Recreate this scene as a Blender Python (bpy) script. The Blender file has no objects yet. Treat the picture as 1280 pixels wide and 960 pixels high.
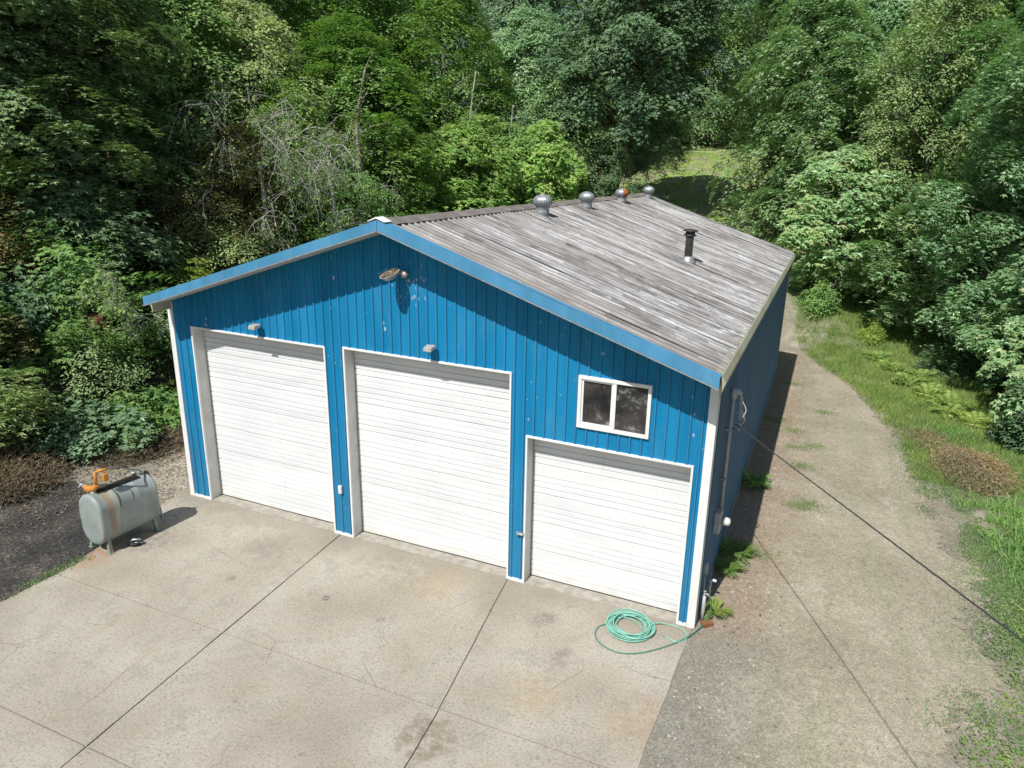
import bpy, math, random
import numpy as np
from mathutils import Vector, Matrix

SC = bpy.context.scene
COL = SC.collection
# ------------------------------------------------------------------ camera, world, sun, exposure
CAM_POS = (13.5544, -11.0599, 7.9809)
PITCH, YAW, ROLL, FPX = -0.2906, -0.3758, 0.0339, 867.86
fwd = Vector((math.cos(PITCH)*math.sin(YAW), math.cos(PITCH)*math.cos(YAW), math.sin(PITCH)))
rt = fwd.cross(Vector((0, 0, 1))).normalized()
up = rt.cross(fwd)
r2 = math.cos(ROLL)*rt + math.sin(ROLL)*up
u2 = math.cos(ROLL)*up - math.sin(ROLL)*rt
cam = bpy.data.objects.new('camera', bpy.data.cameras.new('camera'))
COL.objects.link(cam)
M = Matrix((r2, u2, -fwd)).transposed().to_4x4()
M.translation = CAM_POS
cam.matrix_world = M
cam.data.sensor_width = 36
cam.data.lens = 36*FPX/1280
cam.data.shift_x = -(685.54-640)/1280
cam.data.shift_y = (464.67-480)/1280
cam.data.clip_start = .1
cam.data.clip_end = 3000
SC.camera = cam

SUN_DIR = Vector((-.49, -3.63, 4.80)).normalized()      # towards the sun
w = bpy.data.worlds.new('World'); SC.world = w; w.use_nodes = True
wn = w.node_tree
sky = wn.nodes.new('ShaderNodeTexSky'); sky.sky_type = 'NISHITA'; sky.sun_disc = False
sky.sun_elevation = math.asin(SUN_DIR.z)
sky.sun_rotation = math.atan2(SUN_DIR.x, SUN_DIR.y)
bg = wn.nodes['Background']; bg.inputs[1].default_value = .085
wn.links.new(sky.outputs[0], bg.inputs[0])
sl = bpy.data.lights.new('sun', 'SUN'); sl.energy = 5.0; sl.angle = math.radians(.5); sl.color = (1, .97, .92)
so = bpy.data.objects.new('sun', sl); COL.objects.link(so)
so.rotation_euler = SUN_DIR.to_track_quat('Z', 'Y').to_euler()
so.location = SUN_DIR*60
SC.view_settings.view_transform = 'Standard'; SC.view_settings.look = 'None'
SC.view_settings.exposure = 0.03; SC.view_settings.gamma = 1
SC.render.engine = 'CYCLES'
SC.cycles.max_bounces = 8; SC.cycles.diffuse_bounces = 5; SC.cycles.glossy_bounces = 2
SC.cycles.transmission_bounces = 4; SC.cycles.transparent_max_bounces = 4
SC.cycles.caustics_reflective = False; SC.cycles.caustics_refractive = False

rng = np.random.default_rng(7)
random.seed(7)

# ------------------------------------------------------------------ object helpers
def link(name, mesh, parent=None, mats=None, loc=None, rot=None, scale=None):
    o = bpy.data.objects.new(name, mesh); COL.objects.link(o)
    if mats is not None and mesh is not None:
        for m in (mats if isinstance(mats, (list, tuple)) else [mats]): mesh.materials.append(m)
    if parent is not None: o.parent = parent
    if loc is not None: o.location = loc
    if rot is not None: o.rotation_euler = rot
    if scale is not None: o.scale = scale if isinstance(scale, (list, tuple)) else (scale,)*3
    return o
def tag(o, label=None, cat=None, group=None, kind=None):
    if label: o['label'] = label
    if cat: o['category'] = cat
    if group: o['group'] = group
    if kind: o['kind'] = kind
    return o
def thing(name, label, cat, loc=(0, 0, 0), rot=(0, 0, 0), group=None):
    o = link(name, None, loc=loc, rot=rot); return tag(o, label, cat, group)
def np_mesh(name, V, F, smooth=False):
    """F: (m,k) int array of equal-size faces"""
    me = bpy.data.meshes.new(name)
    V = np.asarray(V, np.float32); F = np.asarray(F, np.int32)
    m, k = F.shape
    me.vertices.add(len(V)); me.vertices.foreach_set('co', V.ravel())
    me.loops.add(m*k); me.loops.foreach_set('vertex_index', F.ravel())
    me.polygons.add(m); me.polygons.foreach_set('loop_start', np.arange(0, m*k, k, dtype=np.int32))
    me.polygons.foreach_set('use_smooth', np.full(m, smooth))
    me.update(calc_edges=True); me.validate()
    return me
class MB:
    """collects boxes, tubes, lathes and loose faces into one mesh"""
    def __init__(s): s.v = []; s.f = []; s.sm = []
    def add(s, V, F, smooth=False):
        b = len(s.v); s.v += [tuple(map(float, q)) for q in V]
        s.f += [tuple(i+b for i in f) for f in F]; s.sm += [smooth]*len(F); return s
    def box(s, x0, y0, z0, x1, y1, z1):
        V = [(x0,y0,z0),(x1,y0,z0),(x1,y1,z0),(x0,y1,z0),(x0,y0,z1),(x1,y0,z1),(x1,y1,z1),(x0,y1,z1)]
        return s.add(V, [(0,3,2,1),(4,5,6,7),(0,1,5,4),(1,2,6,5),(2,3,7,6),(3,0,4,7)])
    def hexa(s, bot, top):
        n = len(bot)
        return s.add(list(bot)+list(top), [tuple(range(n))[::-1], tuple(range(n, 2*n))]+[(i,(i+1)%n,n+(i+1)%n,n+i) for i in range(n)])
    def tube(s, pts, rad, n=8, caps=True, smooth=True):
        P = [Vector(q) for q in pts]; R = rad if isinstance(rad, (list, tuple, np.ndarray)) else [rad]*len(P)
        V = []; F = []
        nrm = None
        for i, q in enumerate(P):
            t = (P[min(i+1, len(P)-1)]-P[max(i-1, 0)])
            if t.length < 1e-9: t = Vector((0, 0, 1))
            t.normalize()
            if nrm is None:
                a = Vector((0, 0, 1)) if abs(t.z) < .9 else Vector((1, 0, 0))
                nrm = t.cross(a).normalized()
            else:
                nrm = nrm-t*nrm.dot(t)
                nrm = nrm.normalized() if nrm.length > 1e-6 else t.orthogonal().normalized()
            b = t.cross(nrm)
            for k in range(n):
                a = 2*math.pi*k/n
                V.append(q+(nrm*math.cos(a)+b*math.sin(a))*R[i])
        for i in range(len(P)-1):
            for k in range(n):
                k2 = (k+1) % n
                F.append((i*n+k, i*n+k2, (i+1)*n+k2, (i+1)*n+k))
        s.add(V, F, smooth)
        if caps:
            b = len(s.v)-len(V)
            s.f += [tuple(b+k for k in range(n))[::-1], tuple(b+(len(P)-1)*n+k for k in range(n))]; s.sm += [False, False]
        return s
    def lathe(s, prof, n=16, c=(0, 0, 0), wob=None, smooth=True):
        V = []; F = []
        for (r, z) in prof:
            for k in range(n):
                a = 2*math.pi*k/n; rr = r*(wob(k) if wob else 1)
                V.append((c[0]+rr*math.cos(a), c[1]+rr*math.sin(a), c[2]+z))
        for i in range(len(prof)-1):
            for k in range(n):
                k2 = (k+1) % n; F.append((i*n+k, i*n+k2, (i+1)*n+k2, (i+1)*n+k))
        F += [tuple(range(n))[::-1], tuple((len(prof)-1)*n+k for k in range(n))]
        return s.add(V, F, smooth)
    def mesh(s, name, bevel=0):
        me = bpy.data.meshes.new(name); me.from_pydata(s.v, [], s.f)
        me.polygons.foreach_set('use_smooth', s.sm); me.update()
        if bevel:
            import bmesh
            bm = bmesh.new(); bm.from_mesh(me)
            es = [e for e in bm.edges if e.is_manifold and e.calc_face_angle(0) > .6]
            bmesh.ops.bevel(bm, geom=es, offset=bevel, segments=2, affect='EDGES', profile=.5)
            bm.to_mesh(me); bm.free()
        return me
    def build(s, name, mat, parent=None, bevel=0, **k):
        return link(name, s.mesh(name, bevel), parent, mat, **k)

# ------------------------------------------------------------------ material helpers
class NT:
    def __init__(s, name):
        s.m = bpy.data.materials.new(name); s.m.use_nodes = True
        s.t = s.m.node_tree; s.b = s.t.nodes['Principled BSDF']; s.out = s.t.nodes['Material Output']
        s.pos = s.n('ShaderNodeNewGeometry').outputs['Position']
    def n(s, ty, **k):
        nd = s.t.nodes.new(ty)
        for a, v in k.items(): setattr(nd, a, v)
        return nd
    def l(s, a, b): s.t.links.new(a, b)
    def put(s, nd, i, v):
        if hasattr(v, 'is_linked') or isinstance(v, bpy.types.NodeSocket): s.l(v, nd.inputs[i])
        else: nd.inputs[i].default_value = v
    def math(s, op, a, b=0.0, c=None, clamp=False):
        nd = s.n('ShaderNodeMath', operation=op, use_clamp=clamp); s.put(nd, 0, a); s.put(nd, 1, b)
        if c is not None: s.put(nd, 2, c)
        return nd.outputs[0]
    def xyz(s, v=None):
        nd = s.n('ShaderNodeSeparateXYZ'); s.l(v or s.pos, nd.inputs[0]); return nd.outputs
    def comb(s, x, y, z=0.0):
        nd = s.n('ShaderNodeCombineXYZ'); s.put(nd, 0, x); s.put(nd, 1, y); s.put(nd, 2, z); return nd.outputs[0]
    def scale(s, v, sc):
        nd = s.n('ShaderNodeMapping'); s.l(v, nd.inputs[0]); nd.inputs['Scale'].default_value = sc; return nd.outputs[0]
    def noise(s, scale=5, detail=4, rough=.55, v=None, dist=0, w=None):
        nd = s.n('ShaderNodeTexNoise'); s.l(v or s.pos, nd.inputs['Vector'])
        nd.inputs['Scale'].default_value = scale; nd.inputs['Detail'].default_value = detail
        nd.inputs['Roughness'].default_value = rough; nd.inputs['Distortion'].default_value = dist
        return nd.outputs['Fac']
    def voro(s, scale=5, v=None, out='Distance', feature='F1'):
        nd = s.n('ShaderNodeTexVoronoi', feature=feature); s.l(v or s.pos, nd.inputs['Vector']); nd.inputs['Scale'].default_value = scale
        return nd.outputs[out]
    def white(s, v):
        nd = s.n('ShaderNodeTexWhiteNoise', noise_dimensions='3D'); s.l(v, nd.inputs[0]); return nd.outputs['Value']
    def ramp(s, f, stops, interp='LINEAR'):
        nd = s.n('ShaderNodeValToRGB'); s.put(nd, 0, f); cr = nd.color_ramp; cr.interpolation = interp
        while len(cr.elements) < len(stops): cr.elements.new(.5)
        for e, (p, c) in zip(cr.elements, stops):
            e.position = p; e.color = (c, c, c, 1) if isinstance(c, (int, float)) else (*c, 1)
        return nd.outputs[0]
    def mix(s, f, a, b, mode='MIX'):
        nd = s.n('ShaderNodeMix', data_type='RGBA', blend_type=mode)
        s.put(nd, 0, f)
        for i, v in ((6, a), (7, b)):
            if isinstance(v, tuple): nd.inputs[i].default_value = (*v, 1)
            else: s.l(v, nd.inputs[i])
        return nd.outputs[2]
    def step(s, v, a, b):
        nd = s.n('ShaderNodeMapRange', interpolation_type='SMOOTHSTEP'); s.put(nd, 0, v)
        nd.inputs[1].default_value = a; nd.inputs[2].default_value = b; return nd.outputs[0]
    def bump(s, h, strength=.3, dist=.02):
        nd = s.n('ShaderNodeBump'); nd.inputs['Strength'].default_value = strength; nd.inputs['Distance'].default_value = dist
        s.l(h, nd.inputs['Height']); s.l(nd.outputs[0], s.b.inputs['Normal'])
    def fin(s, col, rough=.7, metal=0, spec=.5):
        for k, v in (('Base Color', col), ('Roughness', rough), ('Metallic', metal), ('Specular IOR Level', spec)):
            if isinstance(v, bpy.types.NodeSocket): s.l(v, s.b.inputs[k])
            else: s.b.inputs[k].default_value = (*v, 1) if isinstance(v, tuple) else v
        return s.m
    def spot(s, x, y, r, soft=.3, wob=.25):
        """soft-edged blotch round (x,y) of radius r"""
        o = s.xyz(); dx = s.math('SUBTRACT', o[0], x); dy = s.math('SUBTRACT', o[1], y)
        d = s.math('SQRT', s.math('ADD', s.math('MULTIPLY', dx, dx), s.math('MULTIPLY', dy, dy)))
        d = s.math('ADD', d, s.math('MULTIPLY', s.math('SUBTRACT', s.noise(3.5, 5), .5), r*wob*4))
        return s.math('SUBTRACT', 1, s.step(d, r*(1-soft), r*(1+soft)))

def plain(name, c, rough=.6, metal=0, var=.25, sc=9, spec=.4, dirt=None):
    n = NT(name)
    f = n.ramp(n.noise(sc, 5), [(.3, 1-var), (.7, 1+var*.4)])
    col = n.mix(1, c, f, 'MULTIPLY')
    if dirt:
        col = n.mix(n.math('MULTIPLY', n.step(n.noise(sc*.35, 6, .65), .5, .72), .7), col, dirt)
    n.bump(n.noise(sc*6, 3), .12, .01)
    return n.fin(col, rough, metal, spec)

# ---- siding: faded blue paint with white flecks
def mat_blue(name, base=(.004, .185, .375), fleck=1.0):
    n = NT(name); o = n.xyz()
    vert = n.scale(n.pos, (1, 1, .12))
    c = n.mix(n.step(n.noise(2.2, 5, .6, vert), .35, .7), base, tuple(min(1, b*1.18+.008) for b in base))
    c = n.mix(n.math('MULTIPLY', n.step(n.math('ADD', o[2], n.math('MULTIPLY', n.noise(.8, 3), 1.5)), 3.6, 1.4), .30), c, (.065, .215, .345))   # greyer towards the bottom
    pan = n.white(n.comb(n.math('FLOOR', n.math('DIVIDE', n.math('ADD', o[0], .001), .6096)), n.math('FLOOR', n.math('DIVIDE', o[1], .6096)), 0.0))
    c = n.mix(1, c, n.ramp(pan, [(0, .93), (1, 1.05)]), 'MULTIPLY')
    chalk = n.math('MULTIPLY', n.step(n.noise(1.3, 6, .68, n.scale(n.pos, (1.6, 1.6, .5))), .50, .72), .16 if fleck else .42)
    c = n.mix(chalk, c, (.16, .31, .42))
    if fleck:
        rx = n.math('ABSOLUTE', n.math('SUBTRACT', n.math('MODULO', n.math('ADD', o[0], .1016), .2032), .1016))
        c = n.mix(n.math('MULTIPLY', n.step(rx, .020, .008), .30), c, (.12, .25, .36))     # paint worn pale along the ribs
        v = n.scale(n.pos, (1, 1, .6))
        d = n.voro(3.1, v); d2 = n.voro(7.3, v)
        nz = n.noise(9, 3)
        f = n.step(n.math('ADD', d, n.math('MULTIPLY', n.math('SUBTRACT', nz, .5), .12)), .10, .035)
        f2 = n.step(n.math('ADD', d2, n.math('MULTIPLY', n.math('SUBTRACT', n.noise(15, 2), .5), .15)), .085, .03)
        gate = n.step(n.noise(.9, 3), .34, .5)
        f = n.math('MULTIPLY', n.math('MAXIMUM', f, n.math('MULTIPLY', f2, .8)), gate)
        c = n.mix(n.math('MULTIPLY', f, .6*fleck), c, (.60, .66, .70))
        # droppings and scuffs round the old lamp
        dx = n.math('SUBTRACT', o[0], 6.35); dz = n.math('SUBTRACT', o[2], 5.75)
        dd = n.math('SQRT', n.math('ADD', n.math('MULTIPLY', dx, dx), n.math('MULTIPLY', dz, dz)))
        near = n.step(dd, .62, .1)
        sp = n.step(n.voro(11, n.scale(n.pos, (1, 1, .55))), .28, .15)
        c = n.mix(n.math('MULTIPLY', n.math('MULTIPLY', near, sp), .5), c, (.75, .74, .7))
    n.bump(n.noise(1.5, 2, v=n.scale(n.pos, (1, 1, .5))), .10, .02)
    return n.fin(c, .5, 0, .18)
M_blue = mat_blue('blue_painted_siding')
M_bluetrim = mat_blue('blue_trim', (.065, .235, .395), 0)
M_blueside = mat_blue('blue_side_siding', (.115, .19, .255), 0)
M_white = plain('white_painted_metal', (.80, .80, .78), .5, 0, .10, 3, dirt=(.66, .64, .58))
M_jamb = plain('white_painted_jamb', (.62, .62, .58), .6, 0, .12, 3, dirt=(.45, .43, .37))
def mat_door():
    n = NT('white_door_enamel'); o = n.xyz()
    c = n.mix(n.step(n.noise(.7, 4, v=n.scale(n.pos, (1, 1, 3))), .35, .7), (.755, .77, .77), (.685, .705, .71))
    low = n.math('MULTIPLY', n.step(o[2], .35, 0.0), n.step(n.noise(3, 4), .35, .65))
    c = n.mix(n.math('MULTIPLY', low, .45), c, (.60, .55, .42))
    sm = n.step(n.noise(2.1, 5, .6, n.scale(n.pos, (1.2, 1, .8))), .66, .80)
    c = n.mix(n.math('MULTIPLY', sm, .25), c, (.55, .55, .52))
    rw = n.white(n.comb(n.math('FLOOR', n.math('DIVIDE', o[2], .1165)), n.math('FLOOR', n.math('DIVIDE', o[0], 3.9))))
    c = n.mix(1, c, n.ramp(rw, [(0, .955), (1, 1.02)]), 'MULTIPLY')
    st = n.math('MULTIPLY', n.step(n.noise(1, 4, .6, n.scale(n.pos, (7, 1, .5))), .58, .75), .22)
    c = n.mix(st, c, (.56, .55, .50))
    n.bump(n.noise(1.3, 3, .5, n.scale(n.pos, (1, 1, 1.6))), .35, .03)
    return n.fin(c, .42, 0, .4)
M_door = mat_door()
M_soffit = plain('soffit_grey', (.5, .5, .47), .7, 0, .15, 2)
def mat_roof():
    n = NT('weathered_roof_metal'); o = n.xyz()
    k = n.math('FLOOR', n.math('DIVIDE', o[1], .0677))
    rk = n.white(n.comb(k, 3.0))
    seg = n.math('FLOOR', n.math('ADD', n.math('MULTIPLY', o[0], .62), n.math('MULTIPLY', rk, 17.0)))
    t1 = n.white(n.comb(k, seg, 1.0))
    k2 = n.math('FLOOR', n.math('DIVIDE', o[1], .2032)); rk2 = n.white(n.comb(k2, 9.0))
    seg2 = n.math('FLOOR', n.math('ADD', n.math('MULTIPLY', o[0], .45), n.math('MULTIPLY', rk2, 13.0)))
    t2 = n.white(n.comb(k2, seg2, 5.0))
    st = n.noise(1.0, 6, .7, n.scale(n.pos, (.9, 11, 1)))
    st2 = n.noise(1.0, 5, .7, n.scale(n.pos, (3, 34, 1)))
    bl = n.noise(.42, 4, .6)
    t = n.math('ADD', n.math('MULTIPLY', t1, .34), n.math('MULTIPLY', t2, .24))
    t = n.math('ADD', t, n.math('MULTIPLY', n.math('SUBTRACT', st, .5), .85))
    t = n.math('ADD', t, n.math('MULTIPLY', n.math('SUBTRACT', st2, .5), .85))
    t = n.math('ADD', t, n.math('MULTIPLY', n.math('SUBTRACT', bl, .5), .95))
    t = n.math('ADD', t, .12)
    c = n.ramp(t, [(.05, (.085, .080, .076)), (.28, (.205, .195, .188)), (.50, (.32, .312, .305)), (.70, (.45, .447, .44)), (.95, (.60, .60, .60))])
    # peeling, pale bluish-white patches in the middle and rear
    pe = n.math('MULTIPLY', n.step(n.noise(1.1, 7, .72, n.scale(n.pos, (.9, 1.9, 1))), .54, .66), n.step(n.noise(.16, 2), .40, .54))
    c = n.mix(n.math('MULTIPLY', pe, .7), c, (.56, .585, .60))
    # dark lichen blotches
    li = n.step(n.noise(2.3, 8, .78, n.scale(n.pos, (1, 2.0, 1))), .56, .66)
    c = n.mix(n.math('MULTIPLY', li, .55), c, (.075, .068, .06))
    # browner towards the front edge and the ridge
    e = n.math('MAXIMUM', n.step(n.math('ADD', o[1], n.math('MULTIPLY', n.noise(.8, 3), 2.0)), 2.0, .2), n.step(n.math('ADD', o[0], n.math('MULTIPLY', n.noise(1.1, 3), .8)), 7.4, 6.5))
    c = n.mix(n.math('MULTIPLY', e, .6), c, n.mix(st, (.13, .11, .09), (.34, .30, .26)))
    n.bump(n.math('ADD', st2, st), .22, .02)
    return n.fin(c, .66, 0, .3)
M_roof = mat_roof()
M_ridge = plain('ridge_weathered', (.25, .225, .20), .8, 0, .45, 2.5, dirt=(.12, .105, .09))
M_eave = plain('eave_flashing', (.42, .42, .30), .55, 0, .2, 1.2, dirt=(.30, .29, .18))  # olive base paints in the grass bounce on shaded white metal
M_conc_foot = plain('foundation_concrete', (.38, .35, .30), .85, 0, .3, 6)
M_galv = plain('galvanised_steel', (.46, .49, .50), .42, .55, .25, 14, dirt=(.30, .31, .31))
M_galvdull = plain('dull_galvanised', (.42, .44, .44), .5, .4, .25, 10, dirt=(.25, .24, .22))
M_rust = plain('orange_rust', (.42, .14, .035), .8, .1, .35, 10, dirt=(.22, .07, .025))
M_black = plain('black_metal', (.025, .025, .026), .5, 0, .3, 12)
M_darkpipe = plain('sooty_pipe', (.26, .25, .23), .5, .5, .35, 12, dirt=(.07, .065, .06))
M_darkcap = plain('dark_cap_metal', (.07, .068, .065), .5, .3, .3, 12)
M_lampbowl = plain('weathered_lamp_metal', (.55, .53, .50), .5, .3, .3, 15, dirt=(.35, .25, .17))
M_nest = plain('nest_twigs', (.30, .21, .13), .9, 0, .5, 20, dirt=(.62, .58, .50))
M_conduit = plain('grey_conduit', (.50, .52, .53), .5, .2, .2, 8, dirt=(.36, .36, .34))
M_cable = plain('pale_cable', (.55, .57, .58), .6, 0, .2, 20)
M_wire = plain('black_wire', (.085, .085, .08), .6, 0, .2, 20)
M_hose = plain('aqua_green_hose', (.23, .52, .42), .4, 0, .15, 8, dirt=(.15, .38, .30))
M_hose_dark = plain('dark_green_hose', (.05, .22, .15), .4, 0, .2, 8)
M_orange = plain('orange_yellow_paint', (.58, .245, .045), .5, 0, .2, 14, dirt=(.45, .15, .04))
M_brick = plain('rust_brown_brick', (.28, .11, .055), .85, 0, .3, 25)
M_glassglobe = plain('meter_glass', (.75, .73, .68), .12, 0, .1, 20, spec=.8)
def mat_tank():
    n = NT('grey_green_tank_paint')
    tc = n.n('ShaderNodeTexCoord').outputs['Object']; o = n.xyz(tc)
    c = n.mix(n.step(n.noise(2.5, 5, .6, tc), .35, .7), (.31, .35, .335), (.24, .275, .262))
    # rust running down the side below the pump
    run = n.math('ADD', o[1], n.math('MULTIPLY', n.math('SUBTRACT', n.noise(4, 3, v=tc), .5), .10))
    d = n.math('ABSOLUTE', n.math('ADD', run, .40))
    m = n.math('MULTIPLY', n.step(d, .075, .03), n.step(n.math('ADD', o[2], n.math('MULTIPLY', n.noise(6, 4, v=tc), .3)), .42, .85))
    c = n.mix(n.math('MULTIPLY', m, .62), c, (.33, .15, .065))
    ol = n.math('MULTIPLY', n.step(n.math('ABSOLUTE', n.math('ADD', run, .32)), .16, .05), n.step(n.noise(3, 3, v=tc), .3, .6))
    c = n.mix(n.math('MULTIPLY', ol, .45), c, (.30, .27, .15))
    gr = n.math('MULTIPLY', n.step(n.math('ADD', o[2], n.math('MULTIPLY', n.noise(5, 4, v=tc), .25)), .55, .34), n.step(n.noise(5, 4, v=tc), .4, .62))
    c = n.mix(n.math('MULTIPLY', gr, .7), c, (.13, .30, .19))
    n.bump(n.noise(3, 2, v=tc), .15, .03)
    return n.fin(c, .45, 0, .4)
M_tank = mat_tank()
M_tankleg = plain('green_leg_paint', (.24, .31, .25), .6, 0, .3, 14, dirt=(.28, .16, .08))
def mat_pane():
    n = NT('grimy_window_glass')
    tc = n.n('ShaderNodeTexCoord').outputs['Object']
    f = n.math('MULTIPLY', n.step(n.noise(4.5, 8, .78, tc), .50, .72), n.step(n.noise(1.6, 3, .5, tc), .38, .62))
    c = n.mix(n.math('MULTIPLY', f, .75), n.mix(n.step(n.noise(1.2, 3, v=tc), .4, .62), (.055, .05, .045), (.012, .013, .015)), (.42, .44, .45))
    return n.fin(c, n.ramp(f, [(0, .12), (1, .75)]), 0, .45)
M_pane = mat_pane()

# ---- ground materials
def mat_concrete():
    n = NT('aged_concrete'); o = n.xyz()
    c = n.ramp(n.noise(.55, 6, .62), [(.30, (.31, .272, .216)), (.5, (.40, .36, .293)), (.7, (.475, .437, .37))])
    c = n.mix(n.math('MULTIPLY', n.step(n.noise(2.2, 8, .76), .46, .62), .55), c, (.29, .262, .215))
    c = n.mix(n.math('MULTIPLY', n.step(n.noise(1.4, 6, .7, n.scale(n.pos, (1, .6, 1))), .56, .7), .4), c, (.33, .27, .18))
    sp = n.noise(26, 4, .75)
    c = n.mix(1, c, n.ramp(sp, [(.30, .50), (.46, .97), (.7, 1.18)]), 'MULTIPLY')
    sp2 = n.math('MULTIPLY', n.step(n.voro(13), .26, .12), n.step(n.noise(1.3, 4), .45, .62))
    c = n.mix(n.math('MULTIPLY', sp2, .5), c, (.13, .115, .095))
    cr = n.n('ShaderNodeTexVoronoi', feature='DISTANCE_TO_EDGE'); n.l(n.mix(.14, n.pos, n.n('ShaderNodeTexNoise').outputs['Color']), cr.inputs['Vector']); cr.inputs['Scale'].default_value = .42
    ck = n.math('MULTIPLY', n.step(cr.outputs['Distance'], .006, .001), n.step(n.noise(.5, 3), .52, .62))
    c = n.mix(n.math('MULTIPLY', ck, .5), c, (.14, .12, .095))
    drip = n.math('MULTIPLY', n.step(n.voro(2.1), .10, .05), n.step(n.noise(.7, 3), .5, .6))
    c = n.mix(n.math('MULTIPLY', drip, .45), c, (.13, .115, .095))
    # grime under the doors
    edge = n.step(n.math('ADD', o[1], n.math('MULTIPLY', n.noise(1.2, 5, .65), 1.1)), -.55, .65)
    c = n.mix(n.math('MULTIPLY', edge, .45), c, (.215, .185, .14))
    spg = n.step(n.noise(5.5, 7, .75), .36, .60)
    for (x, y, r, so, col, a) in [(.42, -2.85, .42, .6, (.34, .16, .06), .75), (.95, -1.9, .5, .7, (.13, .12, .105), .6), (5.63, -2.05, .085, .25, (.05, .047, .042), .9),
                                  (6.95, -2.15, .08, .4, (.08, .07, .06), .7), (10.3, -1.75, .26, .6, (.17, .125, .11), .55), (9.6, -.9, .25, .7, (.13, .12, .10), .6),
                                  (10.2, -2.7, .45, .7, (.36, .25, .11), .5), (7.3, -.8, .5, .7, (.37, .26, .13), .45), (9.12, -4.15, .42, .25, (.19, .155, .105), .8),
                                  (11.9, -2.6, .5, .6, (.33, .21, .10), .5), (3.4, -1.2, .5, .8, (.2, .18, .15), .5), (6.3, -.5, .6, .8, (.23, .195, .15), .5), (3.55, -2.3, .09, .4, (.17, .15, .12), .7)]:
        c = n.mix(n.math('MULTIPLY', n.math('MULTIPLY', n.spot(x, y, r, so, .34), spg), a*.9), c, col)
    n.bump(n.math('ADD', sp, n.noise(90, 2)), .35, .006)
    return n.fin(c, .9, 0, .25)
M_conc = mat_concrete()
def mat_drive():
    n = NT('packed_gravel'); o = n.xyz()
    c = n.ramp(n.noise(.45, 5, .6), [(.32, (.285, .250, .185)), (.5, (.35, .312, .234)), (.68, (.41, .366, .284))])
    # wheel tracks, a little smoother and greener-grey
    tr = n.noise(1, 3, .5, n.scale(n.pos, (1.1, .13, 1)))
    c = n.mix(n.math('MULTIPLY', n.step(tr, .48, .62), .6), c, (.30, .282, .20))
    # reddish coarse chips beside the shop
    rd = n.math('MULTIPLY', n.step(n.math('ADD', o[0], n.math('MULTIPLY', n.math('SUBTRACT', n.noise(.9, 4), .5), 1.4)), 13.9, 12.9), n.step(n.math('ADD', o[1], n.math('MULTIPLY', n.noise(.9, 4), 1.4)), .2, 1.0))
    c = n.mix(n.math('MULTIPLY', rd, .75), c, n.mix(n.noise(30, 2), (.19, .125, .085), (.42, .335, .25)))
    # darker bluish gravel at the slab corner
    dk = n.math('MULTIPLY', n.step(n.math('ADD', o[1], n.math('MULTIPLY', n.noise(1.1, 4), 1.2)), 1.3, .1), n.step(n.math('ADD', o[0], n.math('MULTIPLY', n.noise(.8, 4), 1.5)), 15.2, 13.2))
    c = n.mix(n.math('MULTIPLY', dk, .6), c, (.175, .172, .152))
    lt = n.step(n.noise(.9, 5, .65, n.scale(n.pos, (1, .7, 1))), .58, .72)
    c = n.mix(n.math('MULTIPLY', lt, .45), c, (.50, .445, .37))
    d = n.voro(46, out='Color'); dsep = n.xyz(d)
    c = n.mix(1, c, n.ramp(dsep[0], [(0, .74), (.55, 1.0), (1, 1.26)]), 'MULTIPLY')
    c = n.mix(1, c, n.ramp(n.noise(5, 8, .78), [(.3, .78), (.7, 1.2)]), 'MULTIPLY')
    n.bump(n.voro(46), .35, .008)
    return n.fin(c, .92, 0, .2)
M_drive = mat_drive()
def mat_darkgravel():
    n = NT('black_gravel')
    c = n.ramp(n.noise(.9, 5, .6), [(.3, (.032, .031, .031)), (.5, (.060, .056, .051)), (.66, (.115, .10, .082)), (.8, (.18, .155, .12))])
    d = n.xyz(n.voro(28, out='Color'))
    c = n.mix(1, c, n.ramp(d[0], [(0, .5), (.6, 1.0), (.93, 1.5), (1, 2.4)]), 'MULTIPLY')
    n.bump(n.voro(28), .6, .02)
    return n.fin(c, .85, 0, .3)
M_dark = mat_darkgravel()
def mat_palegravel():
    n = NT('pale_gravel')
    c = n.ramp(n.noise(1.5, 5, .6), [(.3, (.22, .19, .15)), (.7, (.40, .36, .30))])
    d = n.xyz(n.voro(22, out='Color'))
    c = n.mix(1, c, n.ramp(d[0], [(0, .5), (.6, 1.0), (1, 1.6)]), 'MULTIPLY')
    n.bump(n.voro(22), .7, .02)
    return n.fin(c, .9, 0, .2)
M_pale = mat_palegravel()
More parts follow.
